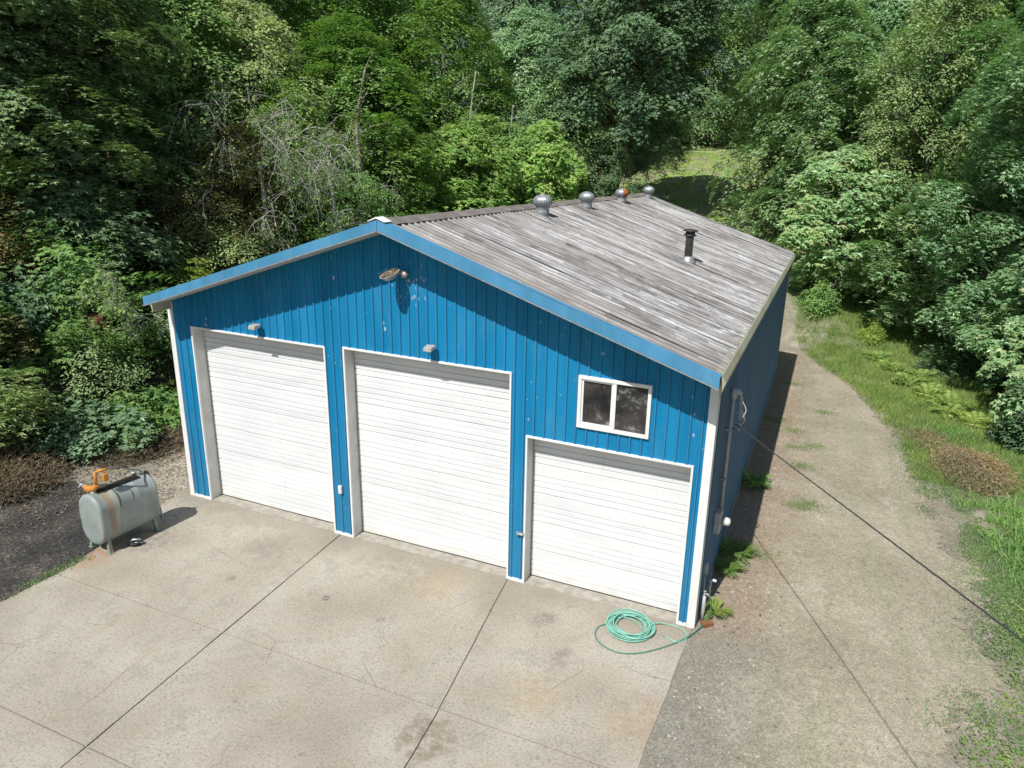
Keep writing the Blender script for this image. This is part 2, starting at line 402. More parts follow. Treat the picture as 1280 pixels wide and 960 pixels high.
def mat_ground():
    n = NT('soil_and_turf')
    at = n.n('ShaderNodeAttribute', attribute_name='zone'); z = n.xyz(at.outputs['Vector'])     # x turf, y woodland floor
    soil = n.ramp(n.noise(1.1, 6, .65), [(.3, (.25, .222, .172)), (.55, (.32, .288, .228)), (.72, (.50, .42, .33))])
    turf = n.ramp(n.noise(1.6, 6, .7), [(.28, (.14, .15, .07)), (.5, (.125, .18, .065)), (.72, (.19, .22, .09))])
    turf = n.mix(n.step(n.xyz()[1], 26, 33), turf, n.ramp(n.noise(.7, 5, .6), [(.3, (.24, .38, .08)), (.55, (.30, .46, .09)), (.75, (.40, .42, .17))]))
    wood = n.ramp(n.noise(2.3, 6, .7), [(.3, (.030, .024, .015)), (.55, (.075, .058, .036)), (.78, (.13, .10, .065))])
    tm = n.math('MULTIPLY', n.math('MULTIPLY', z[0], .85), n.step(n.noise(1.15, 6, .7), .40, .58))
    c = n.mix(tm, soil, turf)
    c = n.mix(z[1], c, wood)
    c = n.mix(1, c, n.ramp(n.noise(22, 4, .7), [(.3, .6), (.7, 1.3)]), 'MULTIPLY')
    n.bump(n.noise(18, 5, .7), .8, .04)
    return n.fin(c, .95, 0, .15)
M_ground = mat_ground()

# ---- foliage
LEAF_GAIN = 2.75
def mat_leaf(name, cols, gloss=.45, trans=.28, spec=.35, clump=.5, gain=None):
    n = NT(name)
    geo = n.n('ShaderNodeNewGeometry').outputs['Random Per Island']
    oi = n.n('ShaderNodeObjectInfo').outputs['Random']
    cols = [tuple(min(.5, q*(gain or LEAF_GAIN)) for q in c_) for c_ in cols]
    k = len(cols)
    c = n.ramp(geo, [(i/(k-1), q) for i, q in enumerate(cols)])
    age = n.noise(clump, 3, .6)
    c = n.mix(1, c, n.ramp(age, [(.32, (.72, .80, .78)), (.55, (1, 1, 1)), (.72, (1.16, 1.15, .95))]), 'MULTIPLY')
    c = n.mix(1, c, n.ramp(oi, [(0, (.86, .92, .92)), (1, (1.12, 1.06, .98))]), 'MULTIPLY')
    n.fin(c, gloss, 0, spec)
    tr = n.n('ShaderNodeBsdfTranslucent'); n.l(n.mix(1, c, (1.15, 1.25, .6), 'MULTIPLY'), tr.inputs[0])
    mx = n.n('ShaderNodeMixShader'); mx.inputs[0].default_value = trans
    n.l(n.b.outputs[0], mx.inputs[1]); n.l(tr.outputs[0], mx.inputs[2]); n.l(mx.outputs[0], n.out.inputs[0])
    return n.m
L_maple = mat_leaf('maple_leaf', [(.066, .120, .056), (.088, .150, .070), (.106, .168, .084), (.128, .160, .078)], .36, .28, .7, gain=3.35)
L_maple2 = mat_leaf('maple_leaf_pale', [(.084, .145, .072), (.106, .165, .084), (.132, .182, .096)], .34, .28, .7, gain=3.1)
L_olive = mat_leaf('olive_leaf', [(.098, .150, .058), (.128, .176, .072), (.152, .19, .085)], .5, .32, gain=3.1)
L_dark = mat_leaf('dark_leaf', [(.036, .066, .034), (.054, .09, .042), (.072, .11, .052)], .45, .18, .45, gain=2.9)
L_vine = mat_leaf('vine_maple_leaf', [(.055, .09, .042), (.078, .12, .050), (.10, .14, .058), (.115, .12, .06)], .42, .25, .5, gain=3.2)
L_mid = mat_leaf('mid_leaf', [(.064, .115, .038), (.088, .148, .048), (.116, .17, .058)], .5, .32)
L_bright = mat_leaf('bright_leaf', [(.088, .160, .042), (.112, .19, .054), (.145, .205, .064)], .5, .34)
L_lime = mat_leaf('lime_leaf', [(.20, .30, .065), (.26, .35, .08), (.31, .36, .10)], .5, .36, gain=1.2)
L_brown = mat_leaf('browning_leaf', [(.10, .085, .035), (.13, .105, .045), (.095, .11, .04), (.14, .11, .05)], .6, .2, gain=1.7)
L_blue = mat_leaf('bluish_leaf', [(.052, .090, .046), (.070, .110, .058), (.090, .13, .075)], .4, .2, .5)
L_fern = mat_leaf('fern_frond', [(.045, .085, .022), (.065, .11, .028), (.085, .13, .035)], .5, .3)
L_fernlt = mat_leaf('light_fern_frond', [(.20, .31, .08), (.25, .35, .10), (.30, .36, .12)], .55, .35, gain=1.3)
L_con = mat_leaf('conifer_leaf', [(.025, .05, .022), (.038, .068, .028), (.05, .08, .03)], .55, .1)
L_grass = mat_leaf('grass_blade', [(.13, .225, .055), (.16, .265, .07), (.20, .285, .085), (.30, .28, .13)], .6, .3, clump=.9, gain=1.4)
L_lowturf = mat_leaf('short_turf_blade', [(.14, .225, .085), (.165, .255, .095), (.22, .27, .13)], .6, .25, clump=.9, gain=1.3)
L_dry = mat_leaf('dry_stalk', [(.22, .16, .095), (.31, .235, .15), (.38, .30, .20), (.26, .17, .09)], .8, .15, gain=1.15)
L_drydark = mat_leaf('dry_dark_stalk', [(.09, .07, .045), (.14, .11, .075), (.20, .16, .11)], .8, .1, gain=1.5)
def mat_bark(name, a, b, moss=None):
    n = NT(name)
    v = n.scale(n.pos, (1, 1, .2))
    c = n.mix(n.step(n.noise(9, 5, .65, v), .35, .68), a, b)
    if moss: c = n.mix(n.step(n.noise(2.2, 4), .48, .62), c, moss)
    n.bump(n.noise(16, 4, .7, v), .6, .03)
    return n.fin(c, .9, 0, .2)
B_brown = mat_bark('brown_bark', (.075, .055, .04), (.16, .13, .10))
B_moss = mat_bark('mossy_bark', (.16, .13, .10), (.30, .27, .23), (.10, .12, .035))
B_white = mat_bark('pale_bark', (.30, .28, .25), (.50, .48, .44))
B_dead = mat_bark('dead_grey_wood', (.38, .355, .33), (.60, .57, .53))
B_red = mat_bark('reddish_rotten_wood', (.09, .035, .022), (.19, .075, .045))

# ------------------------------------------------------------------ terrain
def sm(a, b, v):
    t = np.clip((np.asarray(v, float)-a)/(b-a), 0, 1); return t*t*(3-2*t)
def vnoise(x, y, s, seed=0):
    x = np.asarray(x, float)*s; y = np.asarray(y, float)*s
    xi = np.floor(x).astype(np.int64); yi = np.floor(y).astype(np.int64); fx = x-xi; fy = y-yi
    fx = fx*fx*(3-2*fx); fy = fy*fy*(3-2*fy)
    def h(a, b):
        q = np.sin(a*127.1+b*311.7+seed*74.7)*43758.5453; return q-np.floor(q)
    return (h(xi, yi)*(1-fx)+h(xi+1, yi)*fx)*(1-fy)+(h(xi, yi+1)*(1-fx)+h(xi+1, yi+1)*fx)*fy
def zt(x, y):
    x = np.asarray(x, float); y = np.asarray(y, float)
    toe = -4.3+1.0*sm(2, 9, y)
    d = np.maximum(0, toe-x); b = 13*(1-np.exp(-d*.075))*sm(0, 1.5, d)
    r = np.where(y > 21, (np.minimum(y, 52)-21)*.29, 0)*sm(21, 27, y)+np.maximum(0, np.minimum(y, 120)-52)*.12
    r = r*(1-.5*sm(10, 17, x))
    z = np.maximum(b, r)+.25*np.minimum(b, r)
    z = z+sm(0, 2, d)*(vnoise(x, y, .6, 3)-.5)*.7
    out = np.maximum(np.abs(x-6)-9, np.abs(y-6)-14)
    return z-.026+.03*(vnoise(x, y, .8, 5)-.5)*sm(1, 4, np.maximum(x-16, out))
def axis(a, b, step, far, grow=1.35):
    c = list(np.arange(a, b+1e-6, step)); s = step; q = b
    while q < far: s *= grow; q += s; c.append(q)
    s = step; q = a; pre = []
    while q > -far: s *= grow; q -= s; pre.append(q)
    return np.array(pre[::-1]+c)
ax = axis(-12, 24, .35, 420); ay = axis(-10, 34, .35, 420)
GX, GY = np.meshgrid(ax, ay)
GZ = zt(GX, GY)
nx, ny = len(ax), len(ay)
idx = np.arange(nx*ny).reshape(ny, nx)
GF = np.stack([idx[:-1, :-1], idx[:-1, 1:], idx[1:, 1:], idx[1:, :-1]], -1).reshape(-1, 4)
gme = np_mesh('ground', np.stack([GX, GY, GZ], -1).reshape(-1, 3), GF, True)
ex = np.interp(GY, [-9, -4, -.8, .8, 3.2, 5.4, 8, 10.4, 13.2, 17.6, 20.7, 23.6, 26], [15.5, 15.6, 16.1, 16.8, 17.2, 17.0, 16.45, 16.45, 16.1, 15.0, 13.6, 12.6, 11.5])
turf = np.maximum(sm(.05, 1.5, GX-ex), sm(22.5, 27, GY)*sm(-6, 0, GX))
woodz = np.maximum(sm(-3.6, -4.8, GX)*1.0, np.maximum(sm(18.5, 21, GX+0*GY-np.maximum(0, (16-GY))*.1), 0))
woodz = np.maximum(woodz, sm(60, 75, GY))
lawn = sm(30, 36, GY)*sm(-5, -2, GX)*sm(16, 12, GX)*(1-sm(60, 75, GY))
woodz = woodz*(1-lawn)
zone = np.stack([np.clip(turf, 0, 1), np.clip(woodz, 0, 1), np.zeros_like(turf)], -1).reshape(-1, 3).astype(np.float32)
at = gme.attributes.new('zone', 'FLOAT_VECTOR', 'POINT'); at.data.foreach_set('vector', zone.ravel())
tag(link('ground', gme, mats=M_ground), kind='structure')

def ragged(pts, amp, step, seed, closed=True):
    """polyline -> denser polyline with a wandering edge"""
    out = []; n = len(pts); r = np.random.default_rng(seed)
    for i in range(n if closed else n-1):
        a = np.array(pts[i][:2], float); b = np.array(pts[(i+1) % n][:2], float); L = np.linalg.norm(b-a); k = max(1, int(L/step))
        nrm = np.array([-(b-a)[1], (b-a)[0]])/max(L, 1e-6)
        am = pts[i][2] if len(pts[i]) > 2 else amp
        for j in range(k):
            q = a+(b-a)*j/k
            off = (vnoise(q[0], q[1], .7, seed)-.5)*1.1*am+(vnoise(q[0], q[1], 2.2, seed+1)-.5)*am*1.1+(vnoise(q[0], q[1], 7, seed+2)-.5)*am*.7+(r.random()-.5)*am*.35
            out.append(tuple(q+nrm*off))
    return out
def sheet(name, outline, z, mat, drape=False):
    import bmesh
    bm = bmesh.new(); vs = [bm.verts.new((x, y, z)) for x, y in outline]
    es = [bm.edges.new((vs[i], vs[(i+1) % len(vs)])) for i in range(len(vs))]
    bmesh.ops.triangle_fill(bm, use_beauty=True, use_dissolve=False, edges=es)
    bmesh.ops.recalc_face_normals(bm, faces=bm.faces)
    if bm.faces and sum(f.normal.z for f in bm.faces) < 0: bmesh.ops.reverse_faces(bm, faces=bm.faces)
    me = bpy.data.meshes.new(name); bm.to_mesh(me); bm.free()
    return tag(link(name, me, mats=mat), kind='structure')
DRIVE = [(12.19, .05, 0), (12.19, 21.0, .1), (11.6, 23.2, .3), (12.6, 23.6, .3), (13.6, 20.7, .18), (15.0, 17.6, .2), (16.1, 13.2, .22), (16.45, 10.4, .3), (16.45, 8.0, .38),
         (17.0, 5.4, .45), (17.2, 3.2, .5), (16.8, .8, .5), (16.1, -.8, .4), (15.6, -4, .3), (15.5, -9.5, 0), (12.03, -9.5, 0), (12.03, -2.56, 0)]
sheet('gravel_driveway', ragged(DRIVE, 0, .07, 11), -.012, M_drive)
sheet('black_gravel_patch', ragged([(.33, -7.6, .02), (.36, -3.6, .05), (.1, -2.0, .1), (-.35, -.9, .2), (-1.6, -.3, .25), (-3.4, -.9, .3), (-4.6, -2.5, .3), (-5.0, -7.6, .2)], 0, .2, 21), -.014, M_dark)
sheet('pale_gravel_strip', ragged([(-.48, -.55, .05), (-.12, .1, .02), (-.06, 9, .0), (-1.3, 9, .2), (-1.6, 4, .3), (-1.9, 1.2, .3), (-1.5, -.2, .2)], 0, .2, 23), -.010, M_pale)

# concrete apron: separate slabs with open joints
apron = tag(link('concrete_apron', None), kind='structure')
XJ = [lambda y: (.43 if y < -3.2 else (.43 if y < -3.5 else .43-(y+3.2)*.255)), lambda y: 4.40-.081*y, lambda y: 8.47-.150*y if y > -3.7 else 9.03-.10*(y+3.7), lambda y: 12.17+.03*y]
YJ = [.30, -3.58, -6.18, -9.3]
g = .011
for i in range(3):
    for j in range(3):
        y1, y0 = YJ[j]-g, YJ[j+1]+g
        if j == 0: y1 = .27 if i != 0 else .27
        L = []; Rr = []
        ys = np.linspace(y0, y1, 14)
        for y in ys:
            L.append((XJ[i](y)+(g if i else 0)+(random.uniform(-.02, .02) if i == 0 else random.uniform(-.004, .004)), y))
            Rr.append((XJ[i+1](y)-(g if i < 2 else 0)+(random.uniform(-.012, .012) if i == 2 else random.uniform(-.004, .004)), y))
        ring = L[::-1]+Rr      # left edge downwards then right edge upwards
        m = MB()
        dz = random.uniform(-.003, .003)
        m.hexa([(x, y, -.16) for x, y in ring], [(x, y, dz) for x, y in ring])
        m.build('concrete_slab', M_conc, apron, bevel=.004)

# ------------------------------------------------------------------ the shop building
XR, ZR, SL = 6.135, 6.913, .3245
X0, X1, L0 = 0.0, 12.19, 17.36
EV0, EV1 = .10, 12.26
YF, YB = -.66, 18.06
def zroof(x): return ZR-SL*abs(x-XR)
shop = thing('shop_building', 'blue metal shop with three white roll-up doors and a weathered grey gable roof', 'building')
OPEN = [(.64, 4.25, 0, 4.235), (4.76, 8.45, 0, 4.285), (8.83, 11.88, 0, 3.11), (9.80, 11.08, 3.51, 4.44)]
P = .2032
def ribprof(s, hw=.024, top=.010, h=.028):
    d = abs(((s+P/2) % P)-P/2)
    return h*max(0, min(1, (hw-d)/(hw-top)))
def wall_pieces(a, b):
    bp = {a, b}
    k = int(a/P)-1
    while k*P < b+P:
        for o in (-.024, -.011, .011, .024):
            q = k*P+o
            if a < q < b: bp.add(q)
        k += 1
    for o in OPEN:
        for q in o[:2]:
            if a < q < b: bp.add(q)
    if a < XR < b: bp.add(XR)
    return sorted(bp)
def front_panel(a, b):
    ms = [MB(), MB()]; bp = wall_pieces(a, b)
    split = OPEN[3][0] < a and b < OPEN[3][1]
    for xa, xb in zip(bp[:-1], bp[1:]):
        xm = (xa+xb)/2
        cuts = sorted([(o[2], o[3]) for o in OPEN if o[0] < xm < o[1]])
        z = .05; segs = []
        for c0, c1 in cuts:
            if c0 > z: segs.append((z, c0))
            z = c1
        segs.append((z, None))
        for z0, z1 in segs:
            za, zb = (z1, z1) if z1 is not None else (zroof(xa)-.09, zroof(xb)-.09)
            ya, yb = -ribprof(xa)-.004, -ribprof(xb)-.004
            ms[1 if split and z1 is None else 0].add([(xa, ya, z0), (xb, yb, z0), (xb, yb, zb), (xa, ya, za)], [(0, 1, 2, 3)])
    return [m for m in ms if m.v]
for i in range(20):
    a, b = i*.6096, min((i+1)*.6096, X1)
    a2, b2 = max(a, .10) if i == 0 else a+.0006, min(b, 12.07)-.0006
    for m in front_panel(a2, b2): m.build('wall_panel', M_blue, shop)
# right side wall: one ribbed sheet per 0.6 m panel
NSP = int(L0/.6096)
for i in range(29):
    a, b = i*.6096, min((i+1)*.6096, L0)
    a2 = max(a, .2) if i == 0 else a+.0006
    bp = sorted({a2, b-.0006}|{k*P+o for k in range(90) for o in (-.024, -.011, .011, .024) if a2 < k*P+o < b-.0006})
    m = MB()
    for ya, yb in zip(bp[:-1], bp[1:]):
        m.add([(X1+.004+ribprof(ya), ya, .10), (X1+.004+ribprof(yb), yb, .10), (X1+.004+ribprof(yb), yb, 4.86), (X1+.004+ribprof(ya), ya, 4.86)], [(0, 1, 2, 3)])
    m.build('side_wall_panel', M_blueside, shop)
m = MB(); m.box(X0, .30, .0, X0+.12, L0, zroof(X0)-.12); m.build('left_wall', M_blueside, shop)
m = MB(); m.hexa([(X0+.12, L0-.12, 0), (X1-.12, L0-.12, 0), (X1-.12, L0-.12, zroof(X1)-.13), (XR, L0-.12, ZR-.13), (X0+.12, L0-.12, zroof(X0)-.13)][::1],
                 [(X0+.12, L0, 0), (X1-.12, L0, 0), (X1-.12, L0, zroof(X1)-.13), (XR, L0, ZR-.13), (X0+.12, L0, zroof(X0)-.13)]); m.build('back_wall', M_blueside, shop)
m = MB(); m.box(X1-.10, .3, 0, X1-.02, L0, 4.8); m.build('side_wall_lining', M_soffit, shop)
m = MB(); m.box(X1-.06, .2, -.1, X1+.035, L0, .10); m.build('foundation_curb', M_conc_foot, shop, bevel=.01)
# base trim, white corner trims
for (a, b) in [(.11, .61), (4.285, 4.725), (8.485, 8.795), (11.915, 12.06)]:
    m = MB(); m.box(a, -.040, .0, b, .05, .055); m.build('base_trim', M_white, shop, bevel=.004)
m = MB(); m.box(-.03, -.045, .0, .105, .12, 4.76); m.box(-.03, .12, .0, .0, .25, 4.76); m.build('corner_trim', M_white, shop, bevel=.006)
m = MB(); m.box(12.065, -.045, .0, 12.212, .12, 4.83); m.box(12.19, .12, .0, 12.212, .20, 4.83); m.build('corner_trim', M_white, shop, bevel=.006)
# doors
DEPTH = .275
door_lbl = ['tall white roll-up door on the left', 'tall white roll-up door in the middle', 'low white roll-up door under the window']
for di, (xa, xb, z0, z1) in enumerate(OPEN[:3]):
    t = .035
    fr = MB()                                   # thin white edge trim round the opening
    fr.box(xa-t, -.042, .0, xa+.004, .002, z1+t); fr.box(xb-.004, -.042, .0, xb+t, .002, z1+t); fr.box(xa+.004, -.042, z1-.004, xb-.004, .002, z1+t)
    fr.build('door_trim', M_white, shop, bevel=.004)
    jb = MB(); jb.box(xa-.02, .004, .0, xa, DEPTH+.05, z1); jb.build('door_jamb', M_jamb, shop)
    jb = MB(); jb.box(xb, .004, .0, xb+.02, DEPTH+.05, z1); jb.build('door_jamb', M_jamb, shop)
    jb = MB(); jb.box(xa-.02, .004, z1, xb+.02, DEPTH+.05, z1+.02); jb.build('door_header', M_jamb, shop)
    sl_ = MB(); sl_.box(xa-.01, .275, -.02, xb+.01, .42, .012); sl_.build('door_sill', M_conc_foot, shop)
    door = thing('roll_up_door', None, None); door.parent = shop; tag(door, door_lbl[di])
    nsec = 7 if di < 2 else 5
    hs = (z1-.03)/nsec
    for s in range(nsec):
        zb = .03+s*hs
        prof = []                                # (z, y): shallow grooves
        gro = [hs*.19*k for k in (1, 2, 3)]+[hs-.012] + ([hs*.785] if di < 2 else [])
        gro = sorted(gro); prof.append((0, 0))
        for gz in gro:
            dp = .022 if not (di < 2 and abs(gz-hs*.785) < 1e-6) else .008
            prof += [(gz-.016, 0), (gz-.005, dp), (gz+.005, dp), (gz+.009, 0)]
        prof.append((hs-.0005, 0))
        prof = [q for q in prof if q[0] <= hs-.0004]
        V = []; nseg = 6; F = []
        for k in range(nseg+1):
            x = xa+.012+(xb-xa-.024)*k/nseg
            sag = .004*math.sin(k*1.7+s*2.3+di)*(.0 if k in (0, nseg) else 1)
            for (zz, yy) in prof: V.append((x, DEPTH+yy+sag, zb+zz))
        q = len(prof)
        for k in range(nseg):
            for i in range(q-1): F.append((k*q+i, (k+1)*q+i, (k+1)*q+i+1, k*q+i+1))
        m = MB(); m.add(V, F); m.box(xa+.012, DEPTH+.026, zb, xb-.012, DEPTH+.045, zb+hs-.001)
        m.build('door_section', M_door, door)
    m = MB(); m.box(xa+.01, DEPTH-.004, .012, xb-.01, DEPTH+.02, .030); m.build('bottom_seal', M_black, door)
# threshold strips in front of the doors, worn concrete
for (xa, xb, z0, z1) in OPEN[:3]:
    m = MB(); n = 18
    top = [(xa+.02+(xb-xa-.04)*k/n, -.02+.05*(vnoise(k*.7, 3, 1, 4)-.5), .0) for k in range(n+1)]
    bot = [(x, y, -.05) for x, y, _ in top]
    m.hexa([(xb-.02, .272, -.05), (xa+.02, .272, -.05)]+bot, [(xb-.02, .272, .012), (xa+.02, .272, .012)]+[(x, y, .010) for x, y, _ in top])
    m.build('door_threshold', M_conc_foot, shop, bevel=.003)
# window
wx0, wx1, wz0, wz1 = OPEN[3]
win = thing('window', None, None); win.parent = shop
m = MB(); T = .062
m.box(wx0-.02, -.055, wz0-.02, wx0+T-.02, .03, wz1+.02); m.box(wx1-T+.02, -.055, wz0-.02, wx1+.02, .03, wz1+.02)
m.box(wx0+T-.02, -.055, wz0-.02, wx1-T+.02, .03, wz0+T-.02); m.box(wx0+T-.02, -.055, wz1-T+.02, wx1-T+.02, .03, wz1+.02)
m.build('window_frame', M_white, win, bevel=.006)
xm = (wx0+wx1)/2+.005
m = MB(); m.box(xm-.035, -.045, wz0+T-.018, xm+.035, .02, wz1-T+.018); m.build('mullion', M_white, win, bevel=.005)
m = MB(); xs, xe = wx0+T-.018, xm-.037; t = .035
m.box(xs, -.03, wz0+T-.018, xs+t, .015, wz1-T+.018); m.box(xe-t*.6, -.03, wz0+T-.018, xe, .015, wz1-T+.018)
m.box(xs+t, -.03, wz0+T-.018, xe-t*.6, .015, wz0+T+.02); m.box(xs+t, -.03, wz1-T-.014, xe-t*.6, .015, wz1-T+.018); m.build('sash', M_white, win, bevel=.004)
m = MB(); m.box(xs+.01, .004, wz0+.05, xe, .010, wz1-.05); m.build('pane', M_pane, win)
m = MB(); m.box(xm+.03, -.012, wz0+.05, wx1-T+.03, -.006, wz1-.05); m.build('pane', M_pane, win)
m = MB(); m.box(wx0+.03, .02, wz0+.03, wx1-.03, .06, wz1-.03); m.build('window_backing', M_black, win)

# roof: right slope in 0.6 m ribbed sheets, left slope likewise
def roof_panel(side, ya, yb):
    bp = sorted({ya, yb}|{YF+k*P+o for k in range(100) for o in (-.034, -.014, .014, .034) if ya < YF+k*P+o < yb})
    nseg = 7; xe = EV1 if side > 0 else EV0
    V = []; F = []; q = len(bp)
    r = np.random.default_rng(int(ya*100)+5000); ph = r.random(3)*6; lap = .005*(int(round((ya-YF)/.6096)) % 2)
    for k in range(nseg+1):
        t = k/nseg; x = XR+side*.03+(xe-XR-side*.03)*t
        for y in bp:
            wv = .006*math.sin(t*7+ph[0]+y*1.3)+.004*math.sin(t*13+ph[1])
            V.append((x, y, zroof(x)+ribprof(y-YF, .034, .014, .032)+wv+lap))
    for k in range(nseg):
        for i in range(q-1):
            f = (k*q+i, (k+1)*q+i, (k+1)*q+i+1, k*q+i+1)
            F.append(f if side > 0 else f[::-1])
    return MB().add(V, F)
npn = int(math.ceil((YB-YF)/.6096))
for side in (1, -1):
    for i in range(npn):
        ya, yb = YF+i*.6096, min(YF+(i+1)*.6096, YB)
        roof_panel(side, ya+.0006, yb-.0006).build('roof_panel', M_roof, shop)
# roof deck underneath (the sheets need something behind them) and soffits
for side, xe in ((1, EV1-.02), (-1, EV0+.02)):
    m = MB(); a = [(XR, YF+.03, ZR-.03), (xe, YF+.03, zroof(xe)-.03), (xe, YB-.03, zroof(xe)-.03), (XR, YB-.03, ZR-.03)]
    m.hexa([(x, y, z-.055) for x, y, z in a][::-side], a[::-side]); m.build('roof_deck', M_soffit, shop)
# rake trims
for side, xe in ((1, EV1+.012), (-1, EV0-.012)):
    m = MB(); x0 = XR+side*.004
    prof = [(-.024, -.150), (-.024, .030), (.15, .034), (.15, .024), (-.008, .018), (-.008, -.150)]
    V = [(x, YF+py-.012, zroof(x)+pz) for x in (x0, xe) for py, pz in prof]; n = len(prof)
    F = [(i, (i+1) % n, n+(i+1) % n, n+i) for i in range(n)]+[tuple(range(n))[::-1], tuple(range(n, 2*n))]
    m.add(V, F); ob = m.build('rake_trim', M_bluetrim, shop)
    m = MB(); prof = [(-.032, -.172), (-.032, -.152), (-.026, -.152), (-.026, -.160), (.05, -.160), (.05, -.172)]
    V = [(x, YF+py-.012, zroof(x)+pz) for x in (x0, xe) for py, pz in prof]
    m.add(V, [(i, (i+1) % n, n+(i+1) % n, n+i) for i in range(n)]+[tuple(range(n))[::-1], tuple(range(n, 2*n))]); m.build('drip_edge', M_galvdull, shop)
    m = MB(); a = [(x0, YF+.04, ZR-.152), (xe, YF+.04, zroof(xe)-.152), (xe, -.03, zroof(xe)-.152), (x0, -.03, ZR-.152)]
    m.hexa([(x, y, z-.012) for x, y, z in a][::-side], a[::-side]); m.build('soffit', M_soffit, shop)
    m = MB(); V = [(x, YB+py, zroof(x)+pz) for x in (x0, xe) for py, pz in [(-.15, .036), (.02, .032), (.02, -.2), (.0, -.2), (.0, .022), (-.15, .026)]]
    m.add(V, [(i, (i+1) % n, n+(i+1) % n, n+i) for i in range(n)]+[tuple(range(n))[::-1], tuple(range(n, 2*n))]); m.build('back_rake_trim', M_galvdull, shop)
# eave flashing, right and left
for side, xe in ((1, EV1), (-1, EV0)):
    m = MB(); z = zroof(xe); o = side
    prof = [(-.10*o, z+.004+.10*SL), (.022*o, z+.002), (.085*o, z-.10), (.015*o, z-.34), (.0, z-.34), (.0, z-.02), (-.10*o, z-.012+.10*SL)]
    V = [(xe+px, y, pz) for y in (YF+.16, YB-.02) for px, pz in prof]; n = len(prof)
    F = [(i, (i+1) % n, n+(i+1) % n, n+i) for i in range(n)]+[tuple(range(n))[::-1], tuple(range(n, 2*n))]
    m.add(V, F if side < 0 else [f[::-1] for f in F]); m.build('eave_flashing', M_eave, shop)
# ridge cap and its white end piece
def cap(y0, y1, wd, lift, mat, name):
    m = MB(); V = []; 
    prof = [(-wd, -SL*wd+lift), (-.06, -SL*.06+lift+.012), (0, lift+.016), (.06, -SL*.06+lift+.012), (wd, -SL*wd+lift), (wd, -SL*wd+lift-.012), (0, lift-.008), (-wd, -SL*wd+lift-.012)]
    n = len(prof); ns = 12
    for k in range(ns+1):
        y = y0+(y1-y0)*k/ns; dz = .006*math.sin(k*2.1) if 0 < k < ns else 0
        V += [(XR+px, y, ZR+pz+dz) for px, pz in prof]
    F = []
    for k in range(ns): F += [(k*n+i, k*n+(i+1) % n, (k+1)*n+(i+1) % n, (k+1)*n+i)[::-1] for i in range(n)]
    F += [tuple(range(n)), tuple(ns*n+i for i in range(n))[::-1]]
    m.add(V, F); return m.build(name, mat, shop)
for k in range(6):
    cap(YF+.20+k*3.07, min(YF+.20+(k+1)*3.07+.05, YB-.02), .24, .040+.004*(k % 2), M_ridge, 'ridge_cap')
cap(YF-.05, YF+.17, .18, .066, M_white, 'ridge_end_cap')

# small fixed boxes on the front
m = MB(); m.box(4.44, -.07, 1.02, 4.52, -.02, 1.20); m.box(4.455, -.08, 1.05, 4.505, -.07, 1.17)
tag(m.build('switch_box', M_white, bevel=.004), 'small white switch box on the blue post between the two tall doors', 'switch box')
m = MB(); m.box(8.66, -.075, 1.06, 8.82, -.035, 1.12); m.tube([(8.68, -.08, 1.09), (8.80, -.08, 1.09)], .016, 8)
tag(m.build('door_latch', M_galv, bevel=.003), 'small grey latch beside the low right-hand door', 'latch')
# wall lights
def floodlight(x, z, label):
    t = thing('floodlight', label, 'wall light', (x, -.02, z), group='small floodlights above the tall doors'); t.scale = (.68, .68, .68)
    m = MB(); m.box(-.05, -.05, -.05, .05, .0, .05); m.tube([(0, -.04, 0), (0, -.12, .02)], .018, 8); m.build('bracket', M_galvdull, t, bevel=.006)
    m = MB()
    m.hexa([(-.15, -.14, -.03), (.15, -.14, -.03), (.13, -.36, -.075), (-.13, -.36, -.075)][::-1], [(-.14, -.10, .065), (.14, -.10, .065), (.12, -.34, .035), (-.12, -.34, .035)][::-1])
    m.build('housing', M_lampbowl, t, bevel=.012)
    m = MB(); m.hexa([(-.12, -.16, -.045), (.12, -.16, -.045), (.11, -.345, -.084), (-.11, -.345, -.084)][::-1], [(-.12, -.16, -.036), (.12, -.16, -.036), (.11, -.345, -.075), (-.11, -.345, -.075)][::-1]); m.build('lens', M_glassglobe, t)
    return t
floodlight(2.60, 4.52, 'small grey floodlight above the left tall door')
floodlight(6.84, 4.60, 'small grey floodlight above the middle tall door')
# old bowl lamp under the ridge, with a bird's nest in it
lamp = thing('bowl_lamp', "old upturned bowl lamp on the gable under the ridge", 'wall lamp', (6.22, -.02, 5.90)); lamp.scale = (.88, .95, .88)
m = MB(); m.tube([(0, 0, .02), (.0, -.10, .06), (-.02, -.16, .05)], .022, 8); m.box(-.06, -.02, -.06, .06, .0, .10); m.build('arm', M_lampbowl, lamp)
m = MB(); m.lathe([(.015, .12), (.05, .10), (.07, .05), (.06, .0)], 12, (.10, -.09, .0)); m.build('photocell', M_lampbowl, lamp)
Rm = Matrix.Rotation(math.radians(16), 4, 'X') @ Matrix.Rotation(math.radians(-8), 4, 'Y')
m = MB(); m.lathe([(.05, -.13), (.12, -.10), (.17, -.03), (.205, .03), (.215, .035), (.21, .045), (.195, .035), (.16, -.02), (.11, -.085), (.02, -.11)], 20)
ob = m.build('bowl', M_lampbowl, lamp); ob.location = (-.10, -.33, .04); ob.rotation_euler = Rm.to_euler(); ob.scale = (.85, 1.2, .75)
m = MB(); r = np.random.default_rng(3)
